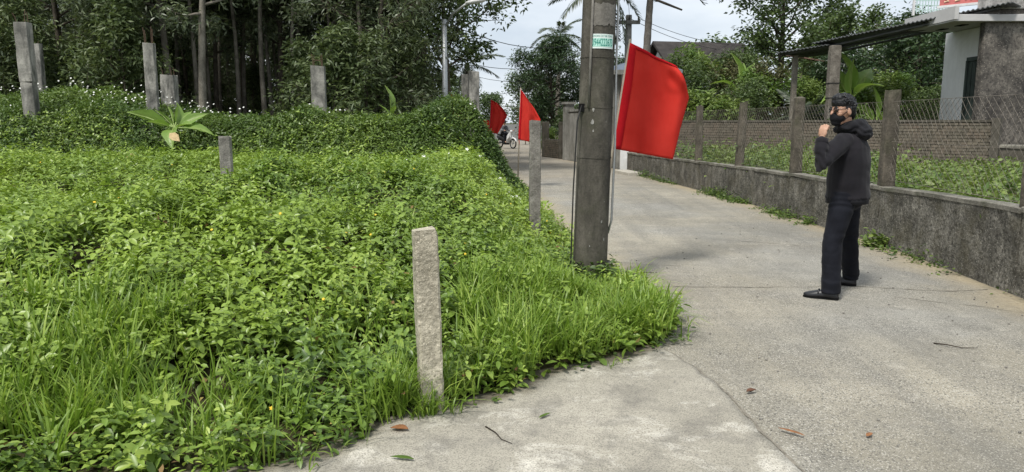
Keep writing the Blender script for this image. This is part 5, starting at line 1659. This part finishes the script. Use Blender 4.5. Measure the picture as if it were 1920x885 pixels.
# ================================================================== litter on the road
g = G(91)
def lie_leaf(x, y, az, ln, wd, mat, label, curl=0.35, z=0.012):
    n, V, F = 8, [], []
    for i in range(n + 1):
        t = i / n
        w_ = wd * math.sin(math.pi * (0.04 + 0.92 * t)) * 0.5
        for s in (-1, 0, 1):
            u, v = ln * (t - 0.5), s * w_ + 0.12 * ln * math.sin(2.2 * t)
            V.append((u * math.cos(az) - v * math.sin(az), u * math.sin(az) + v * math.cos(az), 0.004 + abs(s) * w_ * curl + 0.02 * abs(t - .5) * curl))
    for i in range(n):
        for k in range(2):
            F.append((i * 3 + k, i * 3 + k + 1, (i + 1) * 3 + k + 1, (i + 1) * 3 + k))
    o = MB().add(V, F).build('fallen_leaf', mat, smooth=True)
    o.location = (x, y, z)
    s = o.modifiers.new('thickness', 'SOLIDIFY'); s.thickness = 0.0015
    return tag(o, label, 'leaf', 'fallen leaves on the road')
lie_leaf(1.345, 3.42, R(-50), 0.13, 0.022, MAT['dry_leaf'], 'long orange-brown leaf lying near the pavement seam')
lie_leaf(1.72, 3.40, R(35), 0.06, 0.026, MAT['dry_leaf'], 'short orange-brown leaf lying on the open road', z=0.006)
lie_leaf(1.335, 3.98, R(20), 0.07, 0.035, plain('brown_crumpled_leaf', (0.13, 0.065, 0.04), 0.8, 0.2, 0.3, 30), 'crumpled dark brown leaf by the curve of the seam', 0.8, z=0.006)
lie_leaf(-0.55, 3.45, R(-15), 0.09, 0.05, MAT['dry_leaf'], 'brown leaf at the pavement edge by the near post', 0.6, z=0.012)
lie_leaf(-0.23, 3.9, R(60), 0.13, 0.05, MAT['dry_leaf'], 'brown leaf caught in the grass behind the near post', 0.6, z=0.14)
lie_leaf(-0.49, 3.13, R(-20), 0.11, 0.03, MAT['grass'], 'green leaf blade dropped on the pavement', 0.5, z=0.012)
lie_leaf(0.17, 3.62, R(40), 0.09, 0.02, MAT['grass'], 'small green blade lying on the pale pavement', 0.5, z=0.012)
def twig(pts, r, label, cat='twig'):
    o = MB().tube(pts, [r * (1 - 0.6 * i / (len(pts) - 1)) for i in range(len(pts))], 5).build('twig', MAT['twig'], smooth=True)
    return tag(o, label, cat, 'twigs on the road')
twig([(2.88, 4.93, 0.005), (2.93, 4.86, 0.016), (3.01, 4.82, 0.006), (3.10, 4.80, 0.012)], 0.005, 'thin dark twig lying alone on the open road')
twig([(-0.13, 3.50, 0.014), (-0.08, 3.42, 0.018), (-0.05, 3.35, 0.014), (0.0, 3.30, 0.015)], 0.004, 'thin stalk lying on the pavement beside the grass')
twig([(1.1, 7.35, 0.01), (1.25, 7.3, 0.02), (1.42, 7.33, 0.01)], 0.007, 'dry stalk on the road at the foot of the utility pole')
# crumbs of stone scattered on road and pavement
n = 420
x = g.uniform(0.2, 4.2, n); y = g.uniform(2.9, 11, n)
k = (~inpoly(x, y, LOT)) & (x < wallx(y) - 0.02)
kk = g.random(n) < np.where(wallx(y) - x < 0.7, 1.0, 0.35)
x, y = x[k & kk], y[k & kk]
mb = MB()
for a, b in zip(x, y):
    s = g.uniform(0.004, 0.011)
    mb.ball((a, b, 0.003 + s * 0.3), (s, s * g.uniform(.6, 1), s * 0.7), 5, 3)
tag(mb.build('gravel', MAT['post_grey']), 'tiny stone crumbs scattered over the road', 'gravel', kind='stuff')

# ================================================================== people
from mathutils import noise as mnoise
side = bpy.data.scenes.new('workbench')       # empty scene in which solids are fused, removed again below
def fused(mb, name, mat, parent, voxel=0.009, it=4, wr=None):
    """join overlapping solids into one continuous skin"""
    tmp = bpy.data.objects.new('tmp', mb.mesh('tmp', mat))
    side.collection.objects.link(tmp)
    m = tmp.modifiers.new('r', 'REMESH'); m.mode = 'VOXEL'; m.voxel_size = voxel; m.use_smooth_shade = True
    s = tmp.modifiers.new('s', 'SMOOTH'); s.factor = 0.5; s.iterations = it
    vl = side.view_layers[0]
    vl.update()
    me = bpy.data.meshes.new_from_object(tmp.evaluated_get(vl.depsgraph))
    bpy.data.objects.remove(tmp)
    if wr:
        nv_ = len(me.vertices)
        co, no = np.empty(nv_ * 3, np.float32), np.empty(nv_ * 3, np.float32)
        me.vertices.foreach_get('co', co)
        me.vertices.foreach_get('normal', no)
        co = co.reshape(-1, 3)
        dd = np.array([wr(Vector(p)) for p in co.tolist()], np.float32)
        me.vertices.foreach_set('co', (co + no.reshape(-1, 3) * dd[:, None]).ravel())
        me.update()
    if not me.materials: me.materials.append(mat)
    me.name = name
    return link(name, me, parent)
def chain(mb, pts, n=14):
    """pts: list of (point, radius) - rounded tapered limb"""
    P = [Vector(p) for p, _ in pts]
    r = [q for _, q in pts]
    a = (P[0] - P[1]).normalized()
    b = (P[-1] - P[-2]).normalized()
    P = [P[0] + a * r[0] * 0.75] + P + [P[-1] + b * r[-1] * 0.75]
    r = [r[0] * 0.5] + r + [r[-1] * 0.5]
    return mb.tube(P, r, n)
t = NT('skin')
c = t.ramp(t.noise(25, 4, 0.6), [(0.3, (0.42, 0.235, 0.155)), (0.7, (0.50, 0.30, 0.21))])
t.fin(c, 0.5, 0.4); t.b.inputs['Subsurface Weight'].default_value = 0.08; t.b.inputs['Subsurface Radius'].default_value = (0.02, 0.008, 0.004)
MAT['skin'] = t.m
def cloth(name, c1, c2, rough=0.85, sheen=0.2):
    t = NT(name)
    a = t.noise(7, 4, 0.6)
    cc = t.ramp(a, [(0.35, c1), (0.65, c2)])
    t.fin(cc, rough, 0.2, t.noise(380, 2, 0.6), 0.25, 0.002)
    t.b.inputs['Sheen Weight'].default_value = sheen
    return t.m
MAT['jacket'] = cloth('charcoal_jacket', (0.0085, 0.008, 0.0105), (0.015, 0.0135, 0.017), sheen=0.08)
MAT['hoodc'] = cloth('black_hood', (0.008, 0.008, 0.010), (0.013, 0.013, 0.016), sheen=0.05)
MAT['trouser'] = cloth('black_trousers', (0.004, 0.0045, 0.008), (0.008, 0.009, 0.014), sheen=0.03)
MAT['shoe'] = plain('black_leather_shoe', (0.014, 0.014, 0.016), 0.38, 0.5, 0.2, 30)
MAT['hair'] = plain('black_hair', (0.008, 0.008, 0.009), 0.5, 0.4, 0.3, 60)
MAT['mask'] = cloth('black_mask', (0.007, 0.007, 0.009), (0.011, 0.011, 0.013), sheen=0.02)
MAT['lens'] = plain('dark_glasses', (0.008, 0.008, 0.010), 0.12, 0.6, 0.05)
t = NT('tinted_lens')
t.fin((0.02, 0.02, 0.022), 0.08, 0.6)
tp_ = t.n('ShaderNodeBsdfTransparent')
tp_.inputs['Color'].default_value = (0.75, 0.75, 0.75, 1)
ms = t.n('ShaderNodeMixShader')
ms.inputs[0].default_value = 0.6
t.l(t.b.outputs[0], ms.inputs[1]); t.l(tp_.outputs[0], ms.inputs[2]); t.l(ms.outputs[0], t.out.inputs['Surface'])
MAT['glass'] = t.m


PB = Vector((2.86, 6.48, 0.0))
PE = empty('person', PB)
W_ = lambda x, y, z: Vector((x, y, z)) - PB
f2 = Vector((-0.82, 0.57, 0)).normalized()
l2 = Vector((-0.57, -0.82, 0)).normalized()
hf = Vector((-0.975, -0.20, -0.05)).normalized()
hl = Vector((0, 0, 1)).cross(hf).normalized()
hu = hf.cross(hl)
HC = W_(2.815, 6.44, 1.588)
HM = Matrix((hf, hl, hu)).transposed()
def hp(x, y, z): return HC + HM @ Vector((x, y, z))
shL, elL, wrL = W_(2.80, 6.36, 1.35), W_(2.555, 6.21, 1.145), W_(2.585, 6.275, 1.365)
shR, elR, wrR = W_(3.045, 6.66, 1.35), W_(3.03, 6.82, 1.10), W_(2.78, 6.66, 1.26)
hipL, knL, anL = W_(2.865, 6.42, 0.85), W_(2.755, 6.345, 0.47), W_(2.725, 6.235, 0.10)
hipR, knR, anR = W_(2.965, 6.56, 0.85), W_(3.03, 6.64, 0.47), W_(3.13, 6.765, 0.10)
tL, heL = W_(2.535, 6.34, 0), W_(2.775, 6.20, 0)
tR, heR = W_(2.92, 6.86, 0), W_(3.175, 6.745, 0)

# body: one continuous skin
mb = MB()
mb.ball(hp(-0.004, 0, 0.022), (0.096, 0.076, 0.112), 20, 14, HM)
mb.ball(hp(0.034, 0, -0.058), (0.060, 0.054, 0.062), 16, 10, HM)
mb.ball(hp(0.078, 0, 0.012), (0.022, 0.052, 0.016), 12, 8, HM)
chain(mb, [(hp(0.090, 0, 0.018), 0.011), (hp(0.104, 0, -0.018), 0.016)], 10)
for s in (-1, 1):
    mb.ball(hp(-0.006, 0.079 * s, -0.004), (0.021, 0.012, 0.034), 12, 8, HM @ Matrix.Rotation(R(8), 3, 'Y'))
    mb.ball(hp(0.060, 0.046 * s, -0.020), (0.026, 0.022, 0.022), 10, 8, HM)
chain(mb, [(hp(-0.02, 0, -0.05), 0.056), (W_(2.88, 6.50, 1.40), 0.060)], 14)
chain(mb, [(W_(2.90, 6.50, 1.36), 0.09), (W_(2.92, 6.5, 1.2), 0.13), (W_(2.92, 6.49, 1.0), 0.12), (W_(2.92, 6.49, 0.88), 0.12)], 14)
for a, b, c_ in ((shL, elL, wrL), (shR, elR, wrR)):
    chain(mb, [(a - Vector((0, 0, 0.02)), 0.036), (b, 0.032), (c_, 0.027)], 12)
for a, b, c_, d in ((hipL, knL, anL, tL), (hipR, knR, anR, tR)):
    chain(mb, [(a, 0.078), (b, 0.052), (c_, 0.034), (c_ * 0.62 + d * 0.38 - Vector((0, 0, 0.022)), 0.022)], 12)
def hand(mb, wrist, up, across, out, s=1.0):
    """loose fist: palm, four curled fingers and a thumb; up = wrist to knuckles, across = along the knuckles, out = palm side"""
    up, across, out = up.normalized(), across.normalized(), out.normalized()
    pc = wrist + up * 0.048
    mb.ball(pc, (0.040, 0.017, 0.048), 12, 8, Matrix((across, out, up)).transposed())
    for k, (o_, ln) in enumerate(((-0.031, 0.90), (-0.010, 1.05), (0.011, 1.0), (0.031, 0.82))):
        kn = wrist + up * (0.090 - abs(o_) * 0.15) + across * o_
        p1 = kn + up * 0.022 * ln + out * 0.026 * ln
        p2 = p1 - up * 0.016 * ln + out * 0.022 * ln
        p3 = p2 - up * 0.022 * ln - out * 0.010 * ln
        chain(mb, [(kn - up * 0.02, 0.0100), (p1, 0.0098), (p2, 0.0090), (p3, 0.0080)], 8)
    th = wrist + up * 0.028 - across * 0.034 + out * 0.008
    chain(mb, [(th, 0.0125), (th + up * 0.030 - across * 0.012 + out * 0.026, 0.0110), (th + up * 0.052 + across * 0.008 + out * 0.040, 0.0090)], 8)
hand(mb, wrL, Vector((0.10, 0.12, 0.98)), Vector((0.55, -0.80, 0.05)), Vector((0.80, 0.55, 0.0)))
hand(mb, wrR, Vector((-0.55, -0.4, 0.7)), Vector((0.5, -0.8, 0)), Vector((0.3, 0.2, -0.8)))
body = fused(mb, 'body', MAT['skin'], PE, 0.0052, 3)

# trousers
mb = MB()
chain(mb, [(hipL + Vector((0, 0, 0.02)), 0.112), (hipL.lerp(knL, 0.45), 0.098), (knL, 0.083), (knL.lerp(anL, 0.5), 0.080), (anL, 0.078)], 16)
mb.tube([anL + Vector((0, 0, 0.06)), anL + Vector((-0.004, 0.003, -0.045))], [0.078, 0.080], 16)
chain(mb, [(hipR + Vector((0, 0, 0.02)), 0.112), (hipR.lerp(knR, 0.45), 0.095), (knR, 0.080), (knR.lerp(anR, 0.5), 0.076), (anR, 0.072)], 16)
mb.tube([anR + Vector((0, 0, 0.06)), anR + Vector((-0.004, 0.003, -0.035))], [0.072, 0.074], 16)
mb.ball(W_(2.935, 6.50, 0.86), (0.15, 0.17, 0.13), 16, 10, Matrix((f2, l2, Vector((0, 0, 1)))).transposed())
def wrt(p):
    fold = max(0, 0.35 - p.z) * 1.4 + max(0, 0.12 - abs(p.z - 0.47)) * 4 + max(0, 0.15 - abs(p.z - 0.80)) * 3
    return 0.0045 * mnoise.noise(Vector((p.x * 9, p.y * 9, p.z * 16))) + fold * 0.014 * math.sin(p.z * 75 + 9 * mnoise.noise(p * 6)) * 0.6
tro = fused(mb, 'trousers', MAT['trouser'], PE, 0.010, 4, wrt)

# jacket with bent sleeves
def oval(c_, a, b, n=22):
    return [c_ + l2 * (a * math.cos(q)) + f2 * (b * math.sin(q)) for q in np.linspace(0, 2 * math.pi, n + 1)[:-1]]
mb = MB()
TC = lambda z, dx=0, dy=0: W_(2.928 + dx, 6.50 + dy, z)
mb.loft([oval(TC(0.805), 0.195, 0.168), oval(TC(0.83), 0.206, 0.178), oval(TC(0.93), 0.205, 0.176), oval(TC(1.05), 0.208, 0.172), oval(TC(1.18), 0.216, 0.168, ), oval(TC(1.28), 0.214, 0.155), oval(TC(1.35, -0.005), 0.19, 0.128), oval(TC(1.405, -0.02), 0.115, 0.092), oval(TC(1.44, -0.03), 0.075, 0.07)])
chain(mb, [(shL + Vector((0.03, 0.03, -0.01)), 0.082), (shL.lerp(elL, 0.5), 0.076), (elL, 0.066), (elL.lerp(wrL, 0.55), 0.060), (wrL - Vector((0.004, 0.004, 0.022)), 0.046)], 16)
chain(mb, [(shR + Vector((-0.02, -0.03, -0.01)), 0.082), (shR.lerp(elR, 0.5), 0.076), (elR, 0.066), (elR.lerp(wrR, 0.6), 0.058), (wrR, 0.045)], 16)
def wrj(p):
    base = 0.006 * mnoise.noise(Vector((p.x * 7, p.y * 7, p.z * 10)))
    d = max(0, 0.16 - (p - elL).length) / 0.16
    base += 0.009 * d * math.sin(60 * (p.x * 0.5 + p.z) + 6 * mnoise.noise(p * 8))
    d2 = max(0, 0.20 - (p - shL).length) / 0.20
    base += 0.008 * d2 * math.sin(48 * (p.x - 0.6 * p.z) + 5 * mnoise.noise(p * 6))
    if p.z < 1.12: base += 0.006 * math.sin(26 * p.z + 8 * mnoise.noise(p * 4)) * (1.12 - p.z) / 0.3
    if p.z < 0.845: base -= 0.010
    return base
jac = fused(mb, 'jacket', MAT['jacket'], PE, 0.010, 3, wrj)
cu = MB()
cd = (wrL - elL).normalized()
cu.tube([wrL - cd * 0.052, wrL - cd * 0.045, wrL - cd * 0.008, wrL - cd * 0.004], [0.047, 0.0535, 0.050, 0.044], 16).build('cuff', MAT['jacket'], jac, smooth=True)
cu = MB()
cu.loft([oval(TC(z), a, b) for z, a, b in ((0.800, 0.190, 0.163), (0.800, 0.2015, 0.1735), (0.845, 0.2025, 0.1745), (0.850, 0.198, 0.17))]).build('waistband', MAT['hoodc'], jac, smooth=True)
# hood lying round the neck
mb = MB()
ring = []
for q in np.linspace(0, 2 * math.pi, 17)[:-1]:
    back = 0.5 - 0.5 * math.cos(q - math.pi) if False else 0.5 * (1 - math.cos(q))
    c_ = W_(2.885, 6.505, 1.435 + 0.035 * back) + f2 * (0.080 * math.cos(q)) + l2 * (0.098 * math.sin(q)) - f2 * 0.03 * back
    ring.append((c_, 0.032 + 0.026 * back))
for (a, ra), (b, rb) in zip(ring, ring[1:] + ring[:1]):
    chain(mb, [(a, ra), (b, rb)], 10)
mb.ball(W_(2.995, 6.42, 1.41), (0.07, 0.12, 0.075), 14, 10, Matrix((f2, l2, Vector((0, 0, 1)))).transposed())
mb.ball(W_(3.0, 6.50, 1.42), (0.075, 0.125, 0.07), 14, 10, Matrix((f2, l2, Vector((0, 0, 1)))).transposed())
fused(mb, 'hood', MAT['hoodc'], jac, 0.009, 3, lambda p: 0.009 * mnoise.noise(p * 16) + 0.005 * math.sin(70 * p.z + 9 * mnoise.noise(p * 9)))

# hair
mb = MB()
mb.ball(hp(-0.026, 0, 0.030), (0.090, 0.087, 0.104), 18, 12, HM)
mb.ball(hp(0.000, 0, 0.072), (0.098, 0.083, 0.078), 18, 12, HM)
mb.ball(hp(0.040, 0, 0.108), (0.052, 0.066, 0.040), 14, 8, HM)
mb.ball(hp(-0.070, 0, -0.020), (0.038, 0.066, 0.060), 14, 8, HM)
gh = G(66)
for k in range(620):
    th, ph = gh.uniform(0, 2 * math.pi), gh.uniform(-0.15, 1.5)
    d = Vector((math.cos(th) * math.cos(ph), math.sin(th) * math.cos(ph), math.sin(ph)))
    if d.x > 0.35 and d.z < 0.72: continue
    if d.x > -0.1 and d.z < 0.25: continue
    p = Vector((-0.012 + d.x * 0.105, d.y * 0.089, 0.045 + d.z * 0.106))
    tn = (Vector((0.75, 0.25, -0.35)) + Vector(gh.normal(size=3)) * 0.25 + d * 0.12).normalized()
    mb.tube([hp(*(p - d * 0.006)), hp(*(p + d * 0.001 + tn * 0.016)), hp(*(p - d * 0.001 + tn * 0.034))], [0.008, 0.0065, 0.002], 5)
hair = fused(mb, 'hair', MAT['hair'], PE, 0.0042, 1, lambda p: 0.003 * mnoise.noise(p * 60))
# mask with ear loops
mb = MB()
mb.ball(hp(0.046, 0, -0.054), (0.070, 0.064, 0.050), 18, 12, HM)
mb.ball(hp(0.086, 0, -0.032), (0.032, 0.034, 0.034), 14, 8, HM)
mb.ball(hp(0.060, 0, -0.090), (0.045, 0.044, 0.034), 14, 8, HM)
msk = fused(mb, 'mask', MAT['mask'], PE, 0.006, 3)
for s in (-1, 1):
    for z0, z1 in ((-0.030, 0.024), (-0.080, -0.030)):
        MB().tube([hp(0.045, 0.066 * s, z0), hp(0.015, 0.080 * s, (z0 + z1) / 2), hp(-0.020, 0.087 * s, z1)], 0.0028, 6).build('ear_loop', MAT['mask'], msk, smooth=True)
# glasses
gl = MB()
for s in (-1, 1):
    P = [hp(0.101 - 0.012 * abs(math.cos(q)) * 0.5 - (0.008 if math.cos(q) * s > 0 else 0), 0.036 * s + 0.027 * math.cos(q), 0.014 + 0.021 * math.sin(q)) for q in np.linspace(0, 2 * math.pi, 15)[:-1]]
    gl.tube(P + [P[0]], 0.0032, 6, cap=False)
    gl.tube([hp(0.092, 0.062 * s, 0.020), hp(0.05, 0.081 * s, 0.020), hp(-0.01, 0.084 * s, 0.018), hp(-0.03, 0.083 * s, 0.0)], 0.0030, 6)
gl.tube([hp(0.104, -0.010, 0.018), hp(0.107, 0, 0.020), hp(0.104, 0.010, 0.018)], 0.003, 6)
glo = gl.build('glasses', MAT['lens'], PE, smooth=True)
for s in (-1, 1):
    P = [hp(0.100 - (0.008 if math.cos(q) * s > 0 else 0), 0.036 * s + 0.025 * math.cos(q), 0.014 + 0.019 * math.sin(q)) for q in np.linspace(0, 2 * math.pi, 15)[:-1]]
    MB().add([hp(0.103, 0.036 * s, 0.014)] + P, [(0, 1 + k, 1 + (k + 1) % 14) for k in range(14)]).build('lens', MAT['glass'], glo, smooth=True)
for s in (-1, 1):
    MB().ball(hp(0.083, 0.034 * s, 0.010), (0.012, 0.014, 0.0075), 10, 8, HM).build('eye', MAT['hair'], body, smooth=True)
    MB().tube([hp(0.092, 0.016 * s, 0.034), hp(0.091, 0.036 * s, 0.040), hp(0.078, 0.056 * s, 0.033)], [0.004, 0.0045, 0.002], 6).build('eyebrow', MAT['hair'], body, smooth=True)
# loafers
def shoe(toe, heel, name):
    d = (toe - heel)
    ln = d.length
    d.normalize()
    s = Vector((-d.y, d.x, 0))
    rings = []
    for t_, w_, z0, z1 in ((-0.01, 0.024, 0.006, 0.045), (0.02, 0.035, 0.001, 0.068), (0.15, 0.038, 0.0, 0.074), (0.32, 0.038, 0.004, 0.070), (0.50, 0.042, 0.004, 0.066), (0.68, 0.048, 0.0, 0.052), (0.84, 0.045, 0.0, 0.040), (0.95, 0.033, 0.003, 0.030), (1.0, 0.016, 0.008, 0.022)):
        c_ = heel + d * (ln * t_)
        ring = []
        for q in np.linspace(0, 2 * math.pi, 17)[:-1]:
            cx, sz_ = math.cos(q), math.sin(q)
            zz = z0 if sz_ < -0.35 else z0 + (z1 - z0) * (sz_ + 0.35) / 1.35
            ring.append(c_ + s * (w_ * (abs(cx) ** 0.8) * (1 if cx > 0 else -1)) + Vector((0, 0, zz + 0.012)))
        rings.append(ring)
    o = MB().loft(rings).build(name, MAT['shoe'], PE, smooth=True)
    sole = []
    for t_, w_ in ((-0.015, 0.026), (0.03, 0.037), (0.3, 0.039), (0.5, 0.044), (0.7, 0.050), (0.85, 0.047), (0.96, 0.034), (1.01, 0.016)):
        c_ = heel + d * (ln * t_)
        hh = 0.022 if t_ < 0.3 else 0.013
        sole.append([c_ - s * w_ + Vector((0, 0, 0.001)), c_ + s * w_ + Vector((0, 0, 0.001)), c_ + s * w_ + Vector((0, 0, hh)), c_ - s * w_ + Vector((0, 0, hh))])
    MB().loft(sole).build('sole', MAT['black'], o)
    c_ = heel + d * (ln * 0.56)
    MB().tube([c_ - s * 0.040 + Vector((0, 0, 0.045)), c_ - s * 0.02 + Vector((0, 0, 0.074)), c_ + s * 0.02 + Vector((0, 0, 0.074)), c_ + s * 0.040 + Vector((0, 0, 0.045))], 0.008, 6).build('strap', MAT['shoe'], o, smooth=True)
shoe(tL, heL, 'shoe')
shoe(tR, heR, 'shoe')
tag(PE, 'person in dark jacket, black trousers, mask and glasses, fist raised to chin', 'person')

# ---- motorbike and rider far down the road
BK = empty('motorbike', (-0.32, 42.6, 0), R(-52))
MAT['bike_white'] = plain('white_fairing', (0.70, 0.70, 0.70), 0.35, 0.5, 0.05)
MAT['bike_dark'] = plain('dark_bike_parts', (0.02, 0.02, 0.022), 0.5, 0.4, 0.1)
MAT['tyre'] = plain('tyre_rubber', (0.018, 0.018, 0.018), 0.85, 0.2, 0.1)
for x in (-0.60, 0.62):
    wq = empty('wheel', (x, 0, 0.29)); wq.parent = BK
    P = [(0.255 * math.cos(q), 0, 0.255 * math.sin(q)) for q in np.linspace(0, 2 * math.pi, 25)]
    MB().tube(P, 0.038, 8, cap=False).build('tyre', MAT['tyre'], wq, smooth=True)
    m = MB()
    P = [(0.212 * math.cos(q), 0, 0.212 * math.sin(q)) for q in np.linspace(0, 2 * math.pi, 25)]
    m.tube(P, 0.014, 6, cap=False)
    for k in range(10):
        q = k * math.pi / 5
        m.tube([(0, 0.03 * (-1) ** k, 0), (0.21 * math.cos(q), 0, 0.21 * math.sin(q))], 0.005, 4)
    m.tube([(0, -0.06, 0), (0, 0.06, 0)], 0.03, 8)
    m.build('rim', MAT['steel'], wq, smooth=True)
MB().loft([[(x, -w_, z0), (x, w_, z0), (x, w_ * 1.1, (z0 + z1) / 2), (x, w_ * 0.7, z1), (x, -w_ * 0.7, z1), (x, -w_ * 1.1, (z0 + z1) / 2)] for x, w_, z0, z1 in ((-0.85, 0.04, 0.62, 0.72), (-0.5, 0.11, 0.48, 0.74), (-0.15, 0.10, 0.38, 0.66), (0.08, 0.07, 0.36, 0.52), (0.25, 0.06, 0.40, 0.58))]).build('body_shell', MAT['bike_dark'], BK, smooth=True)
MB().loft([[(x, -w_, z0), (x, w_, z0), (x + 0.03, w_ * 0.8, z1), (x + 0.03, -w_ * 0.8, z1)] for x, w_, z0, z1 in ((0.20, 0.20, 0.32, 0.60), (0.30, 0.20, 0.50, 0.82), (0.40, 0.14, 0.62, 0.92), (0.46, 0.06, 0.72, 0.95))]).build('leg_shield', MAT['bike_white'], BK, bevel=0.02)
MB().loft([[(x, -w_, z - 0.05), (x, w_, z - 0.05), (x, w_, z + 0.03), (x, -w_, z + 0.03)] for x, w_, z in ((-0.78, 0.08, 0.80), (-0.4, 0.12, 0.79), (-0.05, 0.09, 0.76))]).build('seat', MAT['bike_dark'], BK, bevel=0.02)
for s in (-1, 1):
    MB().tube([(0.42, 0.06 * s, 0.85), (0.62, 0.065 * s, 0.29)], 0.022, 7).build('fork', MAT['steel'], BK, smooth=True)
    MB().tube([(-0.35, 0.1 * s, 0.36), (-0.6, 0.09 * s, 0.29)], 0.025, 6).build('swing_arm', MAT['bike_dark'], BK, smooth=True)
    MB().tube([(0.33, 0.30 * s, 1.0), (0.36, 0.38 * s, 1.15)], 0.006, 5).build('mirror_stalk', MAT['bike_dark'], BK)
    MB().ball((0.36, 0.39 * s, 1.18), (0.015, 0.06, 0.04), 8, 6).build('mirror', MAT['bike_dark'], BK, smooth=True)
MB().tube([(0.30, -0.34, 0.98), (0.38, -0.15, 1.0), (0.40, 0, 0.98), (0.38, 0.15, 1.0), (0.30, 0.34, 0.98)], 0.018, 7).build('handlebar', MAT['bike_dark'], BK, smooth=True)
MB().ball((0.46, 0, 0.96), (0.07, 0.10, 0.08), 10, 8).build('headlight', MAT['bike_white'], BK, smooth=True)
P = [(0.62 + 0.31 * math.cos(q), 0, 0.29 + 0.31 * math.sin(q)) for q in np.linspace(0.3, 2.4, 8)]
MB().tube(P, 0.045, 6).build('front_mudguard', MAT['bike_white'], BK, smooth=True)
MB().tube([(-0.05, 0.13, 0.28), (-0.5, 0.16, 0.30), (-0.85, 0.17, 0.36)], [0.025, 0.045, 0.04], 8).build('exhaust', MAT['steel'], BK, smooth=True)
MB().loft([[(x, -0.12, z0), (x, 0.12, z0), (x, 0.12, z1), (x, -0.12, z1)] for x, z0, z1 in ((-0.2, 0.22, 0.42), (0.15, 0.22, 0.40))]).build('engine', MAT['bike_dark'], BK, bevel=0.02)
tag(BK, 'small white-fronted motorbike far down the road', 'motorbike')
RD = empty('person', (-0.32, 42.6, 0), R(-52))
mb = MB()
mb.ball((-0.16, 0, 1.46), (0.095, 0.078, 0.115), 12, 8)
chain(mb, [((-0.19, 0, 1.36), 0.055), ((-0.22, 0, 1.25), 0.07)])
chain(mb, [((-0.22, 0, 1.18), 0.14), ((-0.27, 0, 0.95), 0.13), ((-0.30, 0, 0.86), 0.13)])
for s in (-1, 1):
    chain(mb, [((-0.22, 0.17 * s, 1.22), 0.055), ((-0.10, 0.26 * s, 1.02), 0.043), ((0.22, 0.30 * s, 1.02), 0.032), ((0.30, 0.30 * s, 1.01), 0.03)])
    chain(mb, [((-0.28, 0.10 * s, 0.86), 0.085), ((0.10, 0.16 * s, 0.80), 0.065), ((0.06, 0.15 * s, 0.42), 0.045), ((0.16, 0.15 * s, 0.36), 0.035)])
fused(mb, 'body', MAT['skin'], RD, 0.016, 2)
mb = MB()
mb.loft([[(-0.29 + 0.17 * math.cos(q) + k_, 0.20 * math.sin(q) * w_, z) for q in np.linspace(0, 2 * math.pi, 15)[:-1]] for z, w_, k_ in ((0.82, 0.85, 0), (0.95, 0.9, 0.01), (1.12, 1.0, 0.05), (1.24, 0.95, 0.07), (1.31, 0.5, 0.09))])
for s in (-1, 1):
    chain(mb, [((-0.22, 0.17 * s, 1.22), 0.07), ((-0.10, 0.26 * s, 1.02), 0.06), ((0.18, 0.30 * s, 1.02), 0.05)])
fused(mb, 'jacket', cloth('grey_rider_jacket', (0.10, 0.10, 0.11), (0.16, 0.16, 0.17)), RD, 0.016, 2)
mb = MB()
for s in (-1, 1):
    chain(mb, [((-0.28, 0.10 * s, 0.86), 0.10), ((0.10, 0.16 * s, 0.80), 0.085), ((0.06, 0.15 * s, 0.42), 0.07)])
fused(mb, 'trousers', MAT['trouser'], RD, 0.016, 2)
MB().ball((-0.17, 0, 1.50), (0.125, 0.105, 0.105), 14, 10).build('helmet', MAT['bike_dark'], RD, smooth=True)
tag(RD, 'rider in grey jacket and dark helmet sitting on the far motorbike', 'person')

bpy.data.scenes.remove(side)
